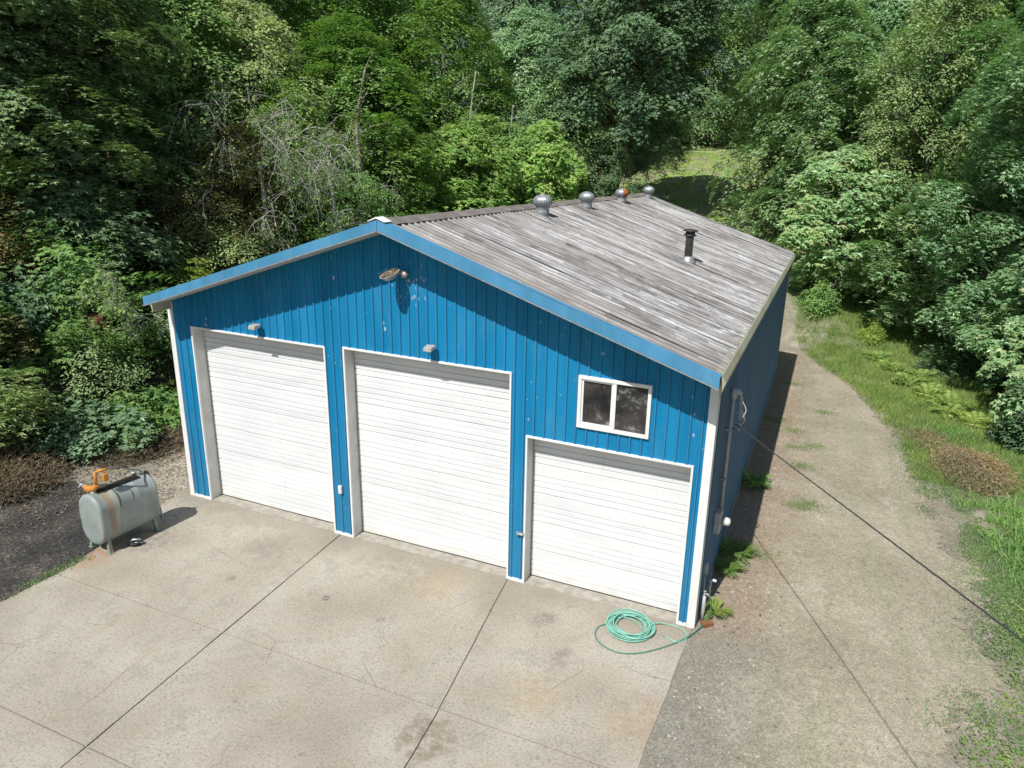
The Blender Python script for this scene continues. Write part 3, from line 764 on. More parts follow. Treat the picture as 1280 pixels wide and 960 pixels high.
for k in range(120):
    a = r.random()*6.28; rr = .04+.13*r.random(); l = .05+.08*r.random(); b = a+1.57+r.normal()*.5; z = -.03+r.random()*.07
    m.tube([(rr*math.cos(a)-l/2*math.cos(b), rr*math.sin(a)-l/2*math.sin(b), z), (rr*math.cos(a)+l/2*math.cos(b), rr*math.sin(a)+l/2*math.sin(b), z+r.normal()*.015)], .004, 3, False)
nest = m.mesh('bird_nest')
ob = link('bird_nest', nest, mats=M_nest); ob.location = (6.12, -.35, 5.955); ob.rotation_euler = Rm.to_euler(); ob.scale = (.85, 1.2, 1)
tag(ob, "brown twig bird's nest lying in the bowl lamp under the ridge", 'bird nest')

# roof ventilators
def turbine(x, y, label, rusty=False, s=1.0):
    z = zroof(x)
    t = thing('turbine_vent', label, 'roof vent', (x, y, z-.02), (0, 0, random.random()), 'turbine vents along the ridge'); t.scale = (s, s, s)
    m = MB(); m.hexa([(-.24, -.24, .02+.24*SL), (.24, -.24, .02-.24*SL), (.24, .24, .02-.24*SL), (-.24, .24, .02+.24*SL)], [(-.24, -.24, .035+.24*SL), (.24, -.24, .035-.24*SL), (.24, .24, .035-.24*SL), (-.24, .24, .035+.24*SL)])
    fl = m.build('flashing', M_galvdull, t); fl.rotation_euler = (0, 0, -t.rotation_euler[2])
    MB().lathe([(.185, -.06), (.165, .10), (.155, .19), (.165, .20), (.165, .215), (.14, .215)], 24).build('collar', M_galvdull, t)
    g = MB()
    prof = [(.155, .215), (.20, .245), (.225, .30), (.228, .345), (.21, .40), (.165, .45), (.10, .48), (.03, .49)]
    for k in range(20):                           # curved overlapping vanes
        V = []; a0 = 2*math.pi*k/20
        for (r_, z_) in prof:
            V += [(r_*.90*math.cos(a0), r_*.90*math.sin(a0), z_), (r_*1.05*math.cos(a0+.17), r_*1.05*math.sin(a0+.17), z_), (r_*.98*math.cos(a0+.36), r_*.98*math.sin(a0+.36), z_)]
        n = len(prof); F = []
        for i in range(n-1):
            for j in range(2): F.append((i*3+j, i*3+j+1, (i+1)*3+j+1, (i+1)*3+j))
        g.add(V, F, True)
    g.lathe([(.10, .478), (.09, .492), (.02, .50)], 16); g.lathe([(.13, .22), (.19, .30), (.19, .36), (.13, .43), (.02, .46)], 16)
    me = g.mesh('globe')
    gl = link('globe', me, t, [M_galv, M_rust])
    if rusty:
        for p_ in me.polygons:
            if p_.center.x*math.cos(.38-t.rotation_euler[2])+p_.center.y*math.sin(.38-t.rotation_euler[2]) > .03: p_.material_index = 1
        tag(gl, 'globe rusted orange on one side')
    return t
turbine(6.66, 5.62, 'grey turbine roof vent nearest the front gable', s=1.05)
turbine(6.62, 9.15, 'grey turbine roof vent second back along the ridge')
turbine(6.55, 13.1, 'turbine roof vent rusted orange on its right half', True)
turbine(6.50, 17.1, 'grey turbine roof vent at the far end of the ridge')
fx, fy = 10.1, 7.5; fz = zroof(fx)
flue = thing('flue_pipe', 'tall sooty flue pipe with a dark cap standing on the right roof slope', 'flue', (fx, fy, fz))
MB().lathe([(.24, -.085), (.20, .0), (.15, .10), (.125, .14)], 20).build('flashing_cone', M_galv, flue)
MB().lathe([(.105, .10), (.105, .60), (.112, .605), (.112, .63), (.105, .635), (.105, .68)], 20).build('pipe', M_darkpipe, flue)
MB().lathe([(.13, .66), (.17, .675), (.17, .70), (.13, .705), (.12, .78), (.205, .79), (.20, .815), (.10, .84), (.03, .85)], 20).build('cap', M_darkcap, flue)

# ------------------------------------------------------------------ service mast, meter, taps at the right corner
mast = thing('service_mast', 'grey electric service mast with looping cables on the right side wall', 'service mast', (12.29, 1.42, 1.75))
MB().tube([(0, 0, 0), (0, 0, 2.28)], .036, 12).build('conduit', M_conduit, mast)
m = MB(); m.lathe([(.045, 2.22), (.06, 2.25), (.07, 2.33), (.06, 2.40), (.02, 2.43)], 12); m.tube([(0, 0, 2.33), (.06, .07, 2.36), (.10, .13, 2.30)], [.06, .06, .045], 10); m.build('weatherhead', M_conduit, mast)
for z in (.62, 1.62):
    m = MB(); m.box(-.07, -.05, z-.018, .045, .05, z+.018); m.build('strap', M_galvdull, mast, bevel=.004)
m = MB(); m.tube([(0, 0, 1.60), (.03, .05, 1.60), (.05, .08, 1.62)], .02, 8); m.build('insulator', M_black, mast)
for k, (dx, dy, sag) in enumerate([(.04, .10, .62), (.10, .16, .74), (.06, .20, .86), (.12, .07, .55)]):
    pts = []
    for i in range(15):
        t = i/14; pts.append((.10+dx*math.sin(t*3.14)+.02*math.sin(t*14+k), .13+dy*math.sin(t*2.6)+.03*math.sin(t*9+k*2), 2.30-sag*math.sin(t*1.75)*1.0+(t**4)*.16))
    MB().tube(pts, .0095, 6).build('cable', M_cable if k != 1 else M_conduit, mast)
wire = MB(); W0 = Vector((12.36, 1.62, 3.42)); W1 = Vector((15.33, -5.52, 4.62))
pts = [W0+(W1-W0)*(2.5*i/110) for i in range(111)]
for k in range(3):
    tw = [q+Vector((math.cos(i*1.25+k*2.09), 0, math.sin(i*1.25+k*2.09)))*.0065 for i, q in enumerate(pts)]
    wire.tube(tw, .0052 if k else .0045, 5)
ob = wire.build('service_wire', M_wire)
tag(ob, 'twisted black overhead service wire running from the mast across the gravel drive', 'wire')
mt = thing('electric_meter', 'grey electric meter box with round glass meter on the right side wall', 'electric meter', (12.215, 1.30, 1.32))
m = MB(); m.box(.0, -.14, .0, .12, .14, .44); m.build('meter_box', M_conduit, mt, bevel=.008)
m = MB(); m.tube([(.0, 0, 0), (.04, 0, 0), (.05, 0, 0)], [.095, .095, .09], 20); ob = m.build('socket_ring', M_galv, mt); ob.location = (.12, .07, .20)
m = MB(); m.tube([(0, 0, 0), (.07, 0, 0), (.11, 0, 0), (.125, 0, 0)], [.082, .082, .065, .02], 20); ob = m.build('meter_globe', M_glassglobe, mt); ob.location = (.165, .07, .20)
ob = thing('outlet_box', 'small grey outlet box with a thin conduit low on the right side wall', 'outlet box', (12.215, .50, .86))
MB().box(0, -.055, 0, .06, .055, .2).build('box', M_conduit, ob, bevel=.006)
MB().tube([(.03, 0, 0), (.03, 0, -.80)], .013, 8).build('conduit', M_conduit, ob)
tap = thing('water_standpipe', 'grey standpipe with a tap at the front right corner of the shop', 'standpipe', (12.30, .24, -.03))
m = MB(); m.tube([(0, 0, 0), (0, 0, .58)], .032, 10); m.build('post', M_conduit, tap)
m = MB(); m.tube([(0, 0, .55), (0, 0, .64)], .022, 8); m.tube([(0, 0, .62), (.05, -.01, .63), (.09, -.02, .59)], .018, 8); m.lathe([(.03, .0), (.035, .01), (.03, .02)], 10, (0, 0, .66)); m.build('tap', M_galv, tap)
pv = thing('elbow_pipe', 'short white pipe with an elbow standing against the right side wall', 'pipe', (12.30, .95, -.03))
MB().tube([(0, 0, 0), (0, 0, .42), (.01, 0, .47), (.06, 0, .49), (.11, 0, .48)], .026, 10).build('pipe', M_white, pv)
MB().tube([(0, 0, .38), (0, 0, .44)], .033, 10).build('collar', M_conduit, pv)
m = MB(); m.box(-.1, -.06, 0, .1, .06, .085)
ob = m.build('brick', M_brick, bevel=.008, loc=(12.40, .17, -.012), rot=(0, .05, .75)); tag(ob, 'single rust-brown brick lying beside the standpipe', 'brick')

# ------------------------------------------------------------------ garden hose
def smooth(pts, k=6):
    P = [Vector(q) for q in pts]; out = []
    for i in range(len(P)-1):
        a, b, c, d = P[max(i-1, 0)], P[i], P[i+1], P[min(i+2, len(P)-1)]
        for j in range(k):
            t = j/k
            out.append(.5*((2*b)+(c-a)*t+(2*a-5*b+4*c-d)*t*t+(3*b-a-3*c+d)*t**3))
    return out+[P[-1]]
hose = thing('garden_hose', 'coiled aqua-green garden hose on the concrete below the low door', 'hose', (11.13, -.50, 0))
r = np.random.default_rng(12); pts = []
for i in range(13*14):
    a = i/14*2*math.pi; lap = i/14
    ph = lap*1.7; R = .33+.055*math.sin(lap*2.4)+.03*math.sin(lap*5.1)
    cx, cy = .05*math.sin(ph*1.3), .05*math.cos(ph*.9)
    pts.append((cx+R*1.10*math.cos(a), cy+R*math.sin(a)*(1+.06*math.sin(lap*3)), .014+.0075*lap*(.8+.2*math.sin(a*1.0+lap))))
# then out over the slab, a slack loop, and up to the tap
tail = [(.40, .22, .075), (.62, .36, .02), (.86, .36, .013), (1.0, .22, .013), (.98, .04, .013), (.84, -.05, .013), (.62, .03, .013)]
MB().tube(smooth(pts+tail, 3), .0115, 7).build('coil', M_hose, hose)
feed = [(-.30, -.12, .05), (-.42, -.10, .015), (-.52, -.25, .013), (-.48, -.50, .013), (-.28, -.68, .013), (.02, -.74, .013), (.35, -.60, .013), (.70, -.27, .013), (1.0, .12, .02), (1.18, .50, .03), (1.27, .72, .10), (1.30, .76, .30), (1.30, .74, .48), (1.27, .72, .56)]
MB().tube(smooth(feed, 6), .0115, 7).build('feed_line', M_hose_dark, hose)
MB().tube([(.62, .03, .013), (.57, .05, .014)], .016, 8).build('coupling', M_galv, hose)

# ------------------------------------------------------------------ fuel tank
tank = thing('fuel_tank', 'grey-green oval steel fuel tank on short legs with rust streak', 'fuel tank', (.41, -2.10, 0), (0, 0, math.radians(-3)))
TW, TH, TL, TZ = .345, .56, .63, .17
def obround(n=14):
    out = []
    for k in range(n+1):
        a = math.pi*k/n; out.append((TW*math.cos(a), TZ+2*TH-TW+TW*math.sin(a)))
    for k in range(n+1):
        a = math.pi+math.pi*k/n; out.append((TW*math.cos(a), TZ+TW+TW*math.sin(a)))
    return out
ring = obround(); n = len(ring); zc = TZ+TH
m = MB(); V = []; rows = [(-TL-.018, .80), (-TL-.016, .90), (-TL-.002, .97), (-TL+.015, .995), (-TL+.03, 1.0), (-TL+.034, 1.008), (-TL+.042, 1.0)]
rows = rows+[(-TL*.36, 1.0), (-TL*.355, 1.006), (-TL*.345, 1.0), (TL*.36, 1.0), (TL*.37, 1.006), (TL*.38, 1.0)]+[(-y, s_) for y, s_ in rows[::-1]]
for (y, s_) in rows:
    V += [(x*s_, y, zc+(z-zc)*s_) for x, z in ring]
F = []
for k in range(len(rows)-1): F += [(k*n+i, (k+1)*n+i, (k+1)*n+(i+1) % n, k*n+(i+1) % n)[::-1] for i in range(n)]
m.add(V, F, True)
m.add(V[:n], [tuple(range(n))]); m.add(V[-n:], [tuple(range(n))[::-1]]); m.build('shell', M_tank, tank)
for sx in (-1, 1):
    for sy in (-1, 1):
        m = MB(); m.hexa([(sx*.29-.035, sy*.53-.035, 0), (sx*.29+.035, sy*.53-.035, 0), (sx*.29+.035, sy*.53+.035, 0), (sx*.29-.035, sy*.53+.035, 0)],
                         [(sx*.24-.03, sy*.50-.03, .36), (sx*.24+.03, sy*.50-.03, .36), (sx*.24+.03, sy*.50+.03, .36), (sx*.24-.03, sy*.50+.03, .36)])
        m.box(sx*.29-.06, sy*.53-.05, 0, sx*.29+.06, sy*.53+.05, .012); m.build('leg', M_tankleg, tank)
m = MB()
for (y, rr) in ((-.20, .007), (.08, .004)):
    m.tube([(x*1.012, y+.015*math.sin(i*.5), zc+(z-zc)*1.008) for i, (x, z) in enumerate(ring[:n//2+8][:24])], rr, 5)
m.build('strap_cord', M_black, tank)
top = TZ+2*TH
m = MB(); m.hexa([(-.10, -.48, top-.02), (.10, -.48, top-.02), (.13, .42, top-.02), (-.06, .42, top-.02)], [(-.10, -.48, top+.018), (.10, -.48, top+.018), (.13, .42, top+.022), (-.06, .42, top+.022)])
m.hexa([(-.03, -.35, top+.022), (.09, -.35, top+.022), (.12, .38, top+.024), (.0, .38, top+.024)], [(-.03, -.35, top+.045), (.09, -.35, top+.045), (.12, .38, top+.05), (.0, .38, top+.05)])
m.build('top_mat', M_black, tank, bevel=.006)
for (x, y, h, mm) in [(.03, .52, .09, M_galvdull), (-.10, .44, .06, M_galv)]:
    MB().lathe([(.045, -.02), (.045, h*.5), (.055, h*.55), (.055, h), (.02, h+.01)], 14, (x, y, top)).build('filler_cap', mm, tank)
# hand pump bolted on the near end
pump = thing('hand_pump', 'orange-yellow hand fuel pump standing on the near end of the tank', 'fuel pump', (.38, -2.60, top-.02), (0, 0, math.radians(-3)))
MB().lathe([(.05, -.01), (.05, .04), (.035, .05), (.035, .12)], 12).build('bung', M_galvdull, pump)
m = MB(); m.tube(smooth([(-.20, -.02, .13), (-.14, -.02, .10), (-.06, 0, .09), (.03, .02, .13), (.09, .05, .20)], 4), [.055]*4+[.075]*5+[.065]*4+[.05]*4, 12); m.build('pump_body', M_orange, pump)
m = MB(); m.tube([(.07, .04, .16), (.065, .05, .36), (.06, .06, .47)], [.038, .034, .036], 10); m.tube([(.06, .06, .46), (.12, .12, .49), (.20, .22, .50)], .030, 10); m.build('pump_post', M_orange, pump)
m = MB(); m.box(-.05, -.05, .0, .05, .05, .16); ob = m.build('nozzle_boot', M_orange, pump, bevel=.012); ob.location = (.18, .17, .26)
m = MB(); m.tube([(-.19, -.02, .13), (-.27, -.04, .15), (-.30, -.05, .11)], [.045, .04, .025], 10); m.tube([(-.27, -.12, .12), (-.27, .05, .18)], .014, 8); m.lathe([(.05, 0), (.055, .02), (.03, .03)], 12, (-.26, -.04, .16)); m.build('crank_fitting', M_galv, pump)
fh = MB(); fh.tube(smooth([(.56, -2.42, top+.49), (.66, -2.20, top+.47), (.62, -1.95, top+.30), (.50, -1.65, top+.14), (.46, -1.60, top+.06), (.47, -1.44, top+.02), (.49, -1.40, top-.15), (.56, -1.40, .8), (.66, -1.40, .45), (.70, -1.42, .22), (.58, -1.38, .3), (.46, -1.38, .75), (.44, -1.40, top-.1), (.44, -1.5, top+.03)], 6), .017, 7)
tag(fh.build('fuel_hose', M_darkpipe), 'dark fuel hose draped along the tank top and over its far end', 'hose')
ob = thing('hose_bundle', 'small black and grey bundle of hose lying on the concrete beside the tank', 'hose bundle', (.82, -2.20, 0))
pts = [(.13*math.cos(i*.5)*(1+.1*math.sin(i)), .10*math.sin(i*.5), .02+.012*i/6+.01*math.sin(i*1.3)) for i in range(40)]
MB().tube(smooth(pts, 3), .017, 7).build('loops', M_black, ob)
m = MB(); m.tube([(-.12, -.07, .08), (.0, -.02, .13), (.11, .06, .12)], [.02, .03, .022], 8); m.tube([(.0, -.1, .05), (.1, -.05, .10), (.16, .05, .07)], .016, 8); m.build('nozzle', M_galv, ob)

# ------------------------------------------------------------------ foliage builders
T_SIMPLE = (np.array([(0, 0, 0), (.27, .42, .05), (0, 1, -.08), (-.27, .42, .05)]), np.array([(0, 1, 2, 3)]))
T_NARROW = (np.array([(0, 0, 0), (.13, .45, .03), (0, 1, -.10), (-.13, .45, .03)]), np.array([(0, 1, 2, 3)]))
T_MAPLE = (np.array([(0, 0, 0), (.16, .46, .03), (0, 1.0, -.10), (-.16, .46, .03), (.34, .20, .04), (.66, .56, -.10), (-.34, .20, .04), (-.66, .56, -.10)]),
           np.array([(0, 1, 2, 3), (0, 4, 5, 1), (0, 3, 7, 6)]))
def unit(v): return v/np.maximum(1e-9, np.linalg.norm(v, axis=-1, keepdims=True))
def leaf_arrays(Pp, N, D, size, tmpl):
    tv, tf = tmpl
    N = unit(N); D = unit(D-N*(D*N).sum(-1, keepdims=True)); X = np.cross(D, N)
    s = np.asarray(size).reshape(-1, 1, 1)*np.ones((len(Pp), 1, 1))
    V = Pp[:, None]+s*(tv[None, :, 0:1]*X[:, None]+tv[None, :, 1:2]*D[:, None]+tv[None, :, 2:3]*N[:, None])
    k = len(tv)
    F = tf[None]+(np.arange(len(Pp))*k)[:, None, None]
    return V.reshape(-1, 3), F.reshape(-1, 4)
def join(parts):
    V = []; F = []; b = 0
    for v, f in parts: V.append(v); F.append(f+b); b += len(v)
    return np.concatenate(V), np.concatenate(F)
def sprays(C, N, R, nleaf, size, tmpl, r, flat=.22, upw=.7, jitter=.27, droop=.30):
    """discs of leaves: centre C, facing N, radius R"""
    n = len(C)
    N = unit(N); A = unit(np.cross(N, np.array([.3, .2, .93])+0*N)+1e-6); B = np.cross(N, A)
    th = r.random((n, nleaf))*2*np.pi; rr = np.sqrt(r.random((n, nleaf)))*R[:, None]*(1+.35*np.sin(th*3+r.random((n, 1))*6))
    off = A[:, None]*(rr*np.cos(th))[..., None]+B[:, None]*(rr*np.sin(th))[..., None]
    off = off+N[:, None]*(r.normal(size=(n, nleaf))*R[:, None]*flat-.35*rr**2/np.maximum(R[:, None], .01))[..., None]
    Pp = (C[:, None]+off).reshape(-1, 3)
    LN = (N[:, None]*.6+np.array([0, -.42, upw])+r.normal(size=(n, nleaf, 3))*jitter).reshape(-1, 3)
    D = (unit(off)*.9+N[:, None]*.2+np.array([0, 0, -droop])+r.normal(size=(n, nleaf, 3))*.45).reshape(-1, 3)
    sz = size*(.5+.95*r.random(n*nleaf))
    return leaf_arrays(Pp, LN, D, sz, tmpl)
def tree_meshes(seed, H, R, base, nlobe=34, nspray=22, nleaf=30, leaf=.2, tmpl=T_MAPLE, lobe=.36, prof=.45, spray=.5, flat=.22, low=0.0, trunk_r=.2, lean=(0, 0), topr=.35):
    r = np.random.default_rng(seed)
    # bough centres on a squat, uneven shell
    k = np.arange(nlobe); t = (k+.5)/nlobe; ga = k*2.39996+r.random(nlobe)*.7
    h = base+(H-base)*t**.9
    u = (h-base)/(H-base)
    env = np.where(u < prof, topr+(1-topr)*np.sin(np.pi/2*u/prof)*1.0 if prof > 0 else 1, np.cos(np.pi/2*np.maximum(0, (u-prof)/(1-prof))**1.35)*.92+.08)
    env = np.where(u < prof, np.maximum(env, low), env)
    rad = R*env*(.46+.50*r.random(nlobe))*.88
    Lc = np.stack([rad*np.cos(ga)+lean[0]*u, rad*np.sin(ga)+lean[1]*u, h], -1)
    Lr = R*lobe*(.6+.75*r.random(nlobe))*(1-.35*u)
    ns = nspray
    d = unit(r.normal(size=(nlobe, ns, 3))+np.array([0, 0, .35])+.55*unit(np.stack([Lc[:, 0]-lean[0]*u, Lc[:, 1]-lean[1]*u, 0*u], -1))[:, None])
    C = Lc[:, None]+d*(Lr[:, None, None])*np.array([1.1, 1.1, .72])*(.85+.22*r.random((nlobe, ns, 1))+.45*(r.random((nlobe, ns, 1)) < .07))
    N = (d*.8+np.array([0, 0, .55])).reshape(-1, 3); C = C.reshape(-1, 3)
    keep = C[:, 2] > base*.35-.2
    C, N = C[keep], N[keep]
    V, F = sprays(C, N, spray*(.65+.7*r.random(len(C))), nleaf, leaf, tmpl, r, flat)
    crown = np_mesh('crown', V, F)
    # trunk, limbs, twigs
    m = MB(); bend = r.normal(size=2)*.25
    tp = [(bend[0]*math.sin(q*3)+lean[0]*q*.8, bend[1]*math.sin(q*2.5)+lean[1]*q*.8, -.4+(H*.86+.4)*q) for q in np.linspace(0, 1, 9)]
    m.tube(tp, [trunk_r*(1.25 if i == 0 else 1)*(1-.88*i/8) for i in range(9)], 9)
    for i in range(nlobe):
        hz = max(base*.5, h[i]-.45*rad[i]-.3); q = min(.95, hz/(H*.86)); kk = min(7, int(q*8)); a = np.array(tp[kk])*(1-(q*8-kk))+np.array(tp[min(8, kk+1)])*(q*8-kk)
        b = Lc[i]; mid = a*.45+b*.55+np.array([0, 0, .25+.1*rad[i]])+r.normal(size=3)*.15
        r0 = trunk_r*.38*(1-.6*q)
        m.tube(smooth([a, mid, b], 3), list(np.linspace(r0, .018, 7)), 5, False)
        for j in range(4):
            c = C[(i*ns+j*5) % len(C)]
            if np.linalg.norm(c-b) < Lr[i]*2: m.tube([b, (b+c)/2+np.array([0, 0, .08]), c], [.02, .014, .006], 4, False)
    return m.mesh('trunk'), crown
def place(name, label, cat, meshes, mats, x, y, rot=None, s=1.0, group=None, dz=0.0, tilt=(0, 0), names=('trunk', 'crown')):
    sc = s if isinstance(s, tuple) else (s, s, s)
    t = thing(name, label, cat, (x, y, float(zt(x, y))+dz), (tilt[0], tilt[1], rot if rot is not None else random.random()*6.28), group); t.scale = sc
    for nm, me, mt in zip(names, meshes, mats):
        if me is None: continue
        if not me.materials: me.materials.append(mt)
        o = link(nm, me, t); o.material_slots[0].link = 'OBJECT'; o.material_slots[0].material = mt
    return t
MAPLE = [tree_meshes(s, 14, 5, 1.2, nlobe=66, nspray=24, nleaf=46, leaf=.165, lobe=.33, spray=.54, flat=.08, topr=.75, trunk_r=.26) for s in (1, 2)]
BROAD = [tree_meshes(s, 12, 4, .8, nlobe=60, nspray=24, nleaf=36, leaf=.18, tmpl=T_SIMPLE, lobe=.31, spray=.47, flat=.18, topr=.85) for s in (3, 4)]
OLIVE = tree_meshes(6, 15, 3.3, 1.0, nlobe=60, nspray=22, nleaf=36, leaf=.13, tmpl=T_SIMPLE, lobe=.30, spray=.42, flat=.35, topr=.75, trunk_r=.2)
SAPL = tree_meshes(8, 6.5, 2.4, .5, nlobe=30, nspray=14, nleaf=26, leaf=.17, tmpl=T_MAPLE, lobe=.36, spray=.36, flat=.16, topr=.7, trunk_r=.08)

# ---- big maples down the right side
gr = 'big leafy maples along the right of the drive'
place('maple_tree', 'big grey-green maple at the right edge beside the dry brush, lowest boughs overhanging the grass', 'tree', MAPLE[0], (B_brown, L_maple), 24.4, 15.2, 0.4, (1.02, 1.0, 1.02), gr)
place('maple_tree', 'grey-green maple behind the light green ferns at right', 'tree', MAPLE[1], (B_brown, L_maple2), 22.0, 22.5, 1.9, (1.0, 1.0, 1.08), gr)
place('maple_tree', 'tall dense maple behind the olive tree, right of the drive', 'tree', MAPLE[0], (B_brown, L_maple), 22.5, 31, 3.1, (1.15, 1.15, 1.25), gr)
place('olive_green_tree', 'tall olive-green fine-leaved tree rising between the grey-green maples', 'tree', OLIVE, (B_brown, L_olive), 17.6, 30.0, 1.0, (1.1, 1.1, 1.08))
place('maple_tree', 'grey-green maple whose boughs hang over the right of the sunlit lawn', 'tree', MAPLE[1], (B_brown, L_maple2), 11.2, 36.0, 4.4, (.98, .98, 1.0), gr, -.5)
place('maple_tree', 'tall maple standing behind the lawn maple, top right of the gap', 'tree', MAPLE[0], (B_brown, L_maple), 15.5, 45, 5.2, (1.2, 1.2, 1.25), gr, -1)
place('maple_tree', 'low bushy maple at the drive bend behind the back right corner of the shop', 'tree', SAPL, (B_brown, L_maple), 13.9, 29.0, .4, (1.45, 1.45, 1.15), gr)
place('maple_tree', 'low bushy maple right of the drive bend, skirting the big trees', 'tree', SAPL, (B_brown, L_maple2), 18.2, 26.2, 2.4, (1.4, 1.4, 1.0), gr)
place('maple_tree', 'low bushy maple beside the ferns at the grass edge', 'tree', SAPL, (B_brown, L_maple), 21.4, 18.8, 4.4, (1.1, 1.1, .85), gr)
# ---- dark maple whose canopy overhangs the lawn, behind the ridge
DARKM = tree_meshes(21, 17, 5.6, 5.6, nlobe=74, nspray=22, nleaf=34, leaf=.19, lobe=.31, spray=.6, flat=.12, topr=.8, trunk_r=.38, lean=(3.6, 0))
place('maple_tree', 'large dark green maple behind the far end of the ridge, its canopy over the lawn', 'tree', DARKM, (B_brown, L_dark), -.7, 34.0, 0, 1.0)
# ---- forest wall at the back
gb = 'forest trees behind the lawn and shop'
fr_ = np.random.default_rng(99)
FWALL = [(-6, 55, 0, 1.2), (1, 62, 1, 1.3), (8, 60, 0, 1.3), (15, 56, 1, 1.3), (22, 50, 0, 1.3), (29, 40, 1, 1.3), (-14, 50, 1, 1.25), (33, 29, 0, 1.2), (-22, 43, 0, 1.2), (-27, 33, 1, 1.2), (-11, 42, 0, 1.1), (-19, 34, 1, 1.1),
         (-24, 22, 0, 1.2), (-24, 12, 1, 1.2), (-22, 3, 0, 1.2), (-3, 74, 1, 1.7), (9, 76, 0, 1.8), (20, 68, 1, 1.7), (31, 56, 0, 1.7), (-15, 66, 0, 1.7), (-27, 55, 1, 1.6), (-35, 38, 0, 1.6), (-36, 20, 1, 1.5), (39, 40, 1, 1.6), (-5, 47, 1, .9), (17.5, 40, 1, 1.1), (24.5, 38, 0, 1.2), (29, 25, 1, 1.0)]
FLABEL = {1: 'leafy forest tree at the far edge of the sunlit lawn, above the gap', 25: 'leafy tree showing between the olive-green tree and the lawn maple', 2: 'far forest tree above the right end of the sunlit lawn', 10: 'forest tree at the top edge of the picture above the thin pale trunks', 8: 'far forest tree seen above the bright bank trees, left of the pale trunks', 20: 'farthest forest tree in the gap left of the thin pale trunks', 0: 'forest tree just left of the lawn gap behind the dark maple'}
for i, (x, y, k, s_) in enumerate(FWALL):
    if i in (5, 7, 13, 14, 18, 22, 23, 27): continue       # hidden behind the others
    L = [L_mid, L_maple, L_dark, L_mid][i % 4] if x < 10 else [L_maple, L_maple2, L_mid][i % 3]
    place('forest_tree', FLABEL.get(i, 'tall leafy tree in the forest wall behind the shop'), 'tree', BROAD[k], (B_brown, L), x, y, i*1.9, (s_, s_, s_*1.1), gb, -.6)

# ---- the wooded bank on the left, from far to near
place('maple_sapling', 'bright green young maple behind the ridge, left of the dark maple', 'tree', SAPL, (B_brown, L_bright), -2.6, 27.5, .2, (1.35, 1.35, 1.25))
place('maple_sapling', 'bright green young maple behind the middle of the ridge', 'tree', SAPL, (B_brown, L_bright), -5.2, 22.6, 1.7, (1.45, 1.45, 1.2))
place('young_tree', 'yellow-green bushy young tree behind the first turbine vent', 'tree', SAPL, (B_brown, L_mid), -3.2, 17.2, 2.6, (1.0, 1.0, .85))
place('maple_tree', 'mid green maple with pale trunk on the bank behind the ridge', 'tree', BROAD[0], (B_white, L_mid), -9.3, 28.5, 2.4, (1.05, 1.05, 1.0))
place('maple_tree', 'grey-green maple on the bank between the pale trunks', 'tree', BROAD[1], (B_white, L_maple), -6.5, 34.5, .7, (1.15, 1.15, 1.05))
place('maple_tree', 'bright leafy tree on the bank right of the mossy trunk', 'tree', BROAD[1], (B_brown, L_mid), -11.2, 21.5, 3.7, (.95, .95, .72))
place('bank_tree', 'dark leafy tree high on the bank behind the mossy trunk', 'tree', BROAD[0], (B_brown, L_mid), -15.5, 25, 5.1, 1.2)
place('bank_tree', 'dark green tree at the top of the bank above the dead branches', 'tree', BROAD[1], (B_brown, L_vine), -17, 17.5, 1.4, 1.1)
place('bank_tree', 'dark shady tree at the top left corner of the bank', 'tree', BROAD[0], (B_brown, L_dark), -16.5, 9.0, 2.2, 1.1)
place('vine_maple', 'dark vine maple leaning from the bank at the upper left', 'tree', MAPLE[0], (B_brown, L_vine), -12.0, 7.3, 3.3, (.72, .72, .60))
place('vine_maple', 'dark green vine maple at the far left edge of the bank', 'tree', MAPLE[1], (B_brown, L_vine), -13.5, 3.0, .8, (.85, .85, .66))
# trees further along the bank, just outside the picture on the left: they throw the shade over it
place('bank_tree', 'leafy tree on the bank outside the left edge', 'tree', BROAD[1], (B_brown, L_mid), -13.0, -6.0, 2.0, (.9, .9, .8), 'trees on the bank beyond the left edge')

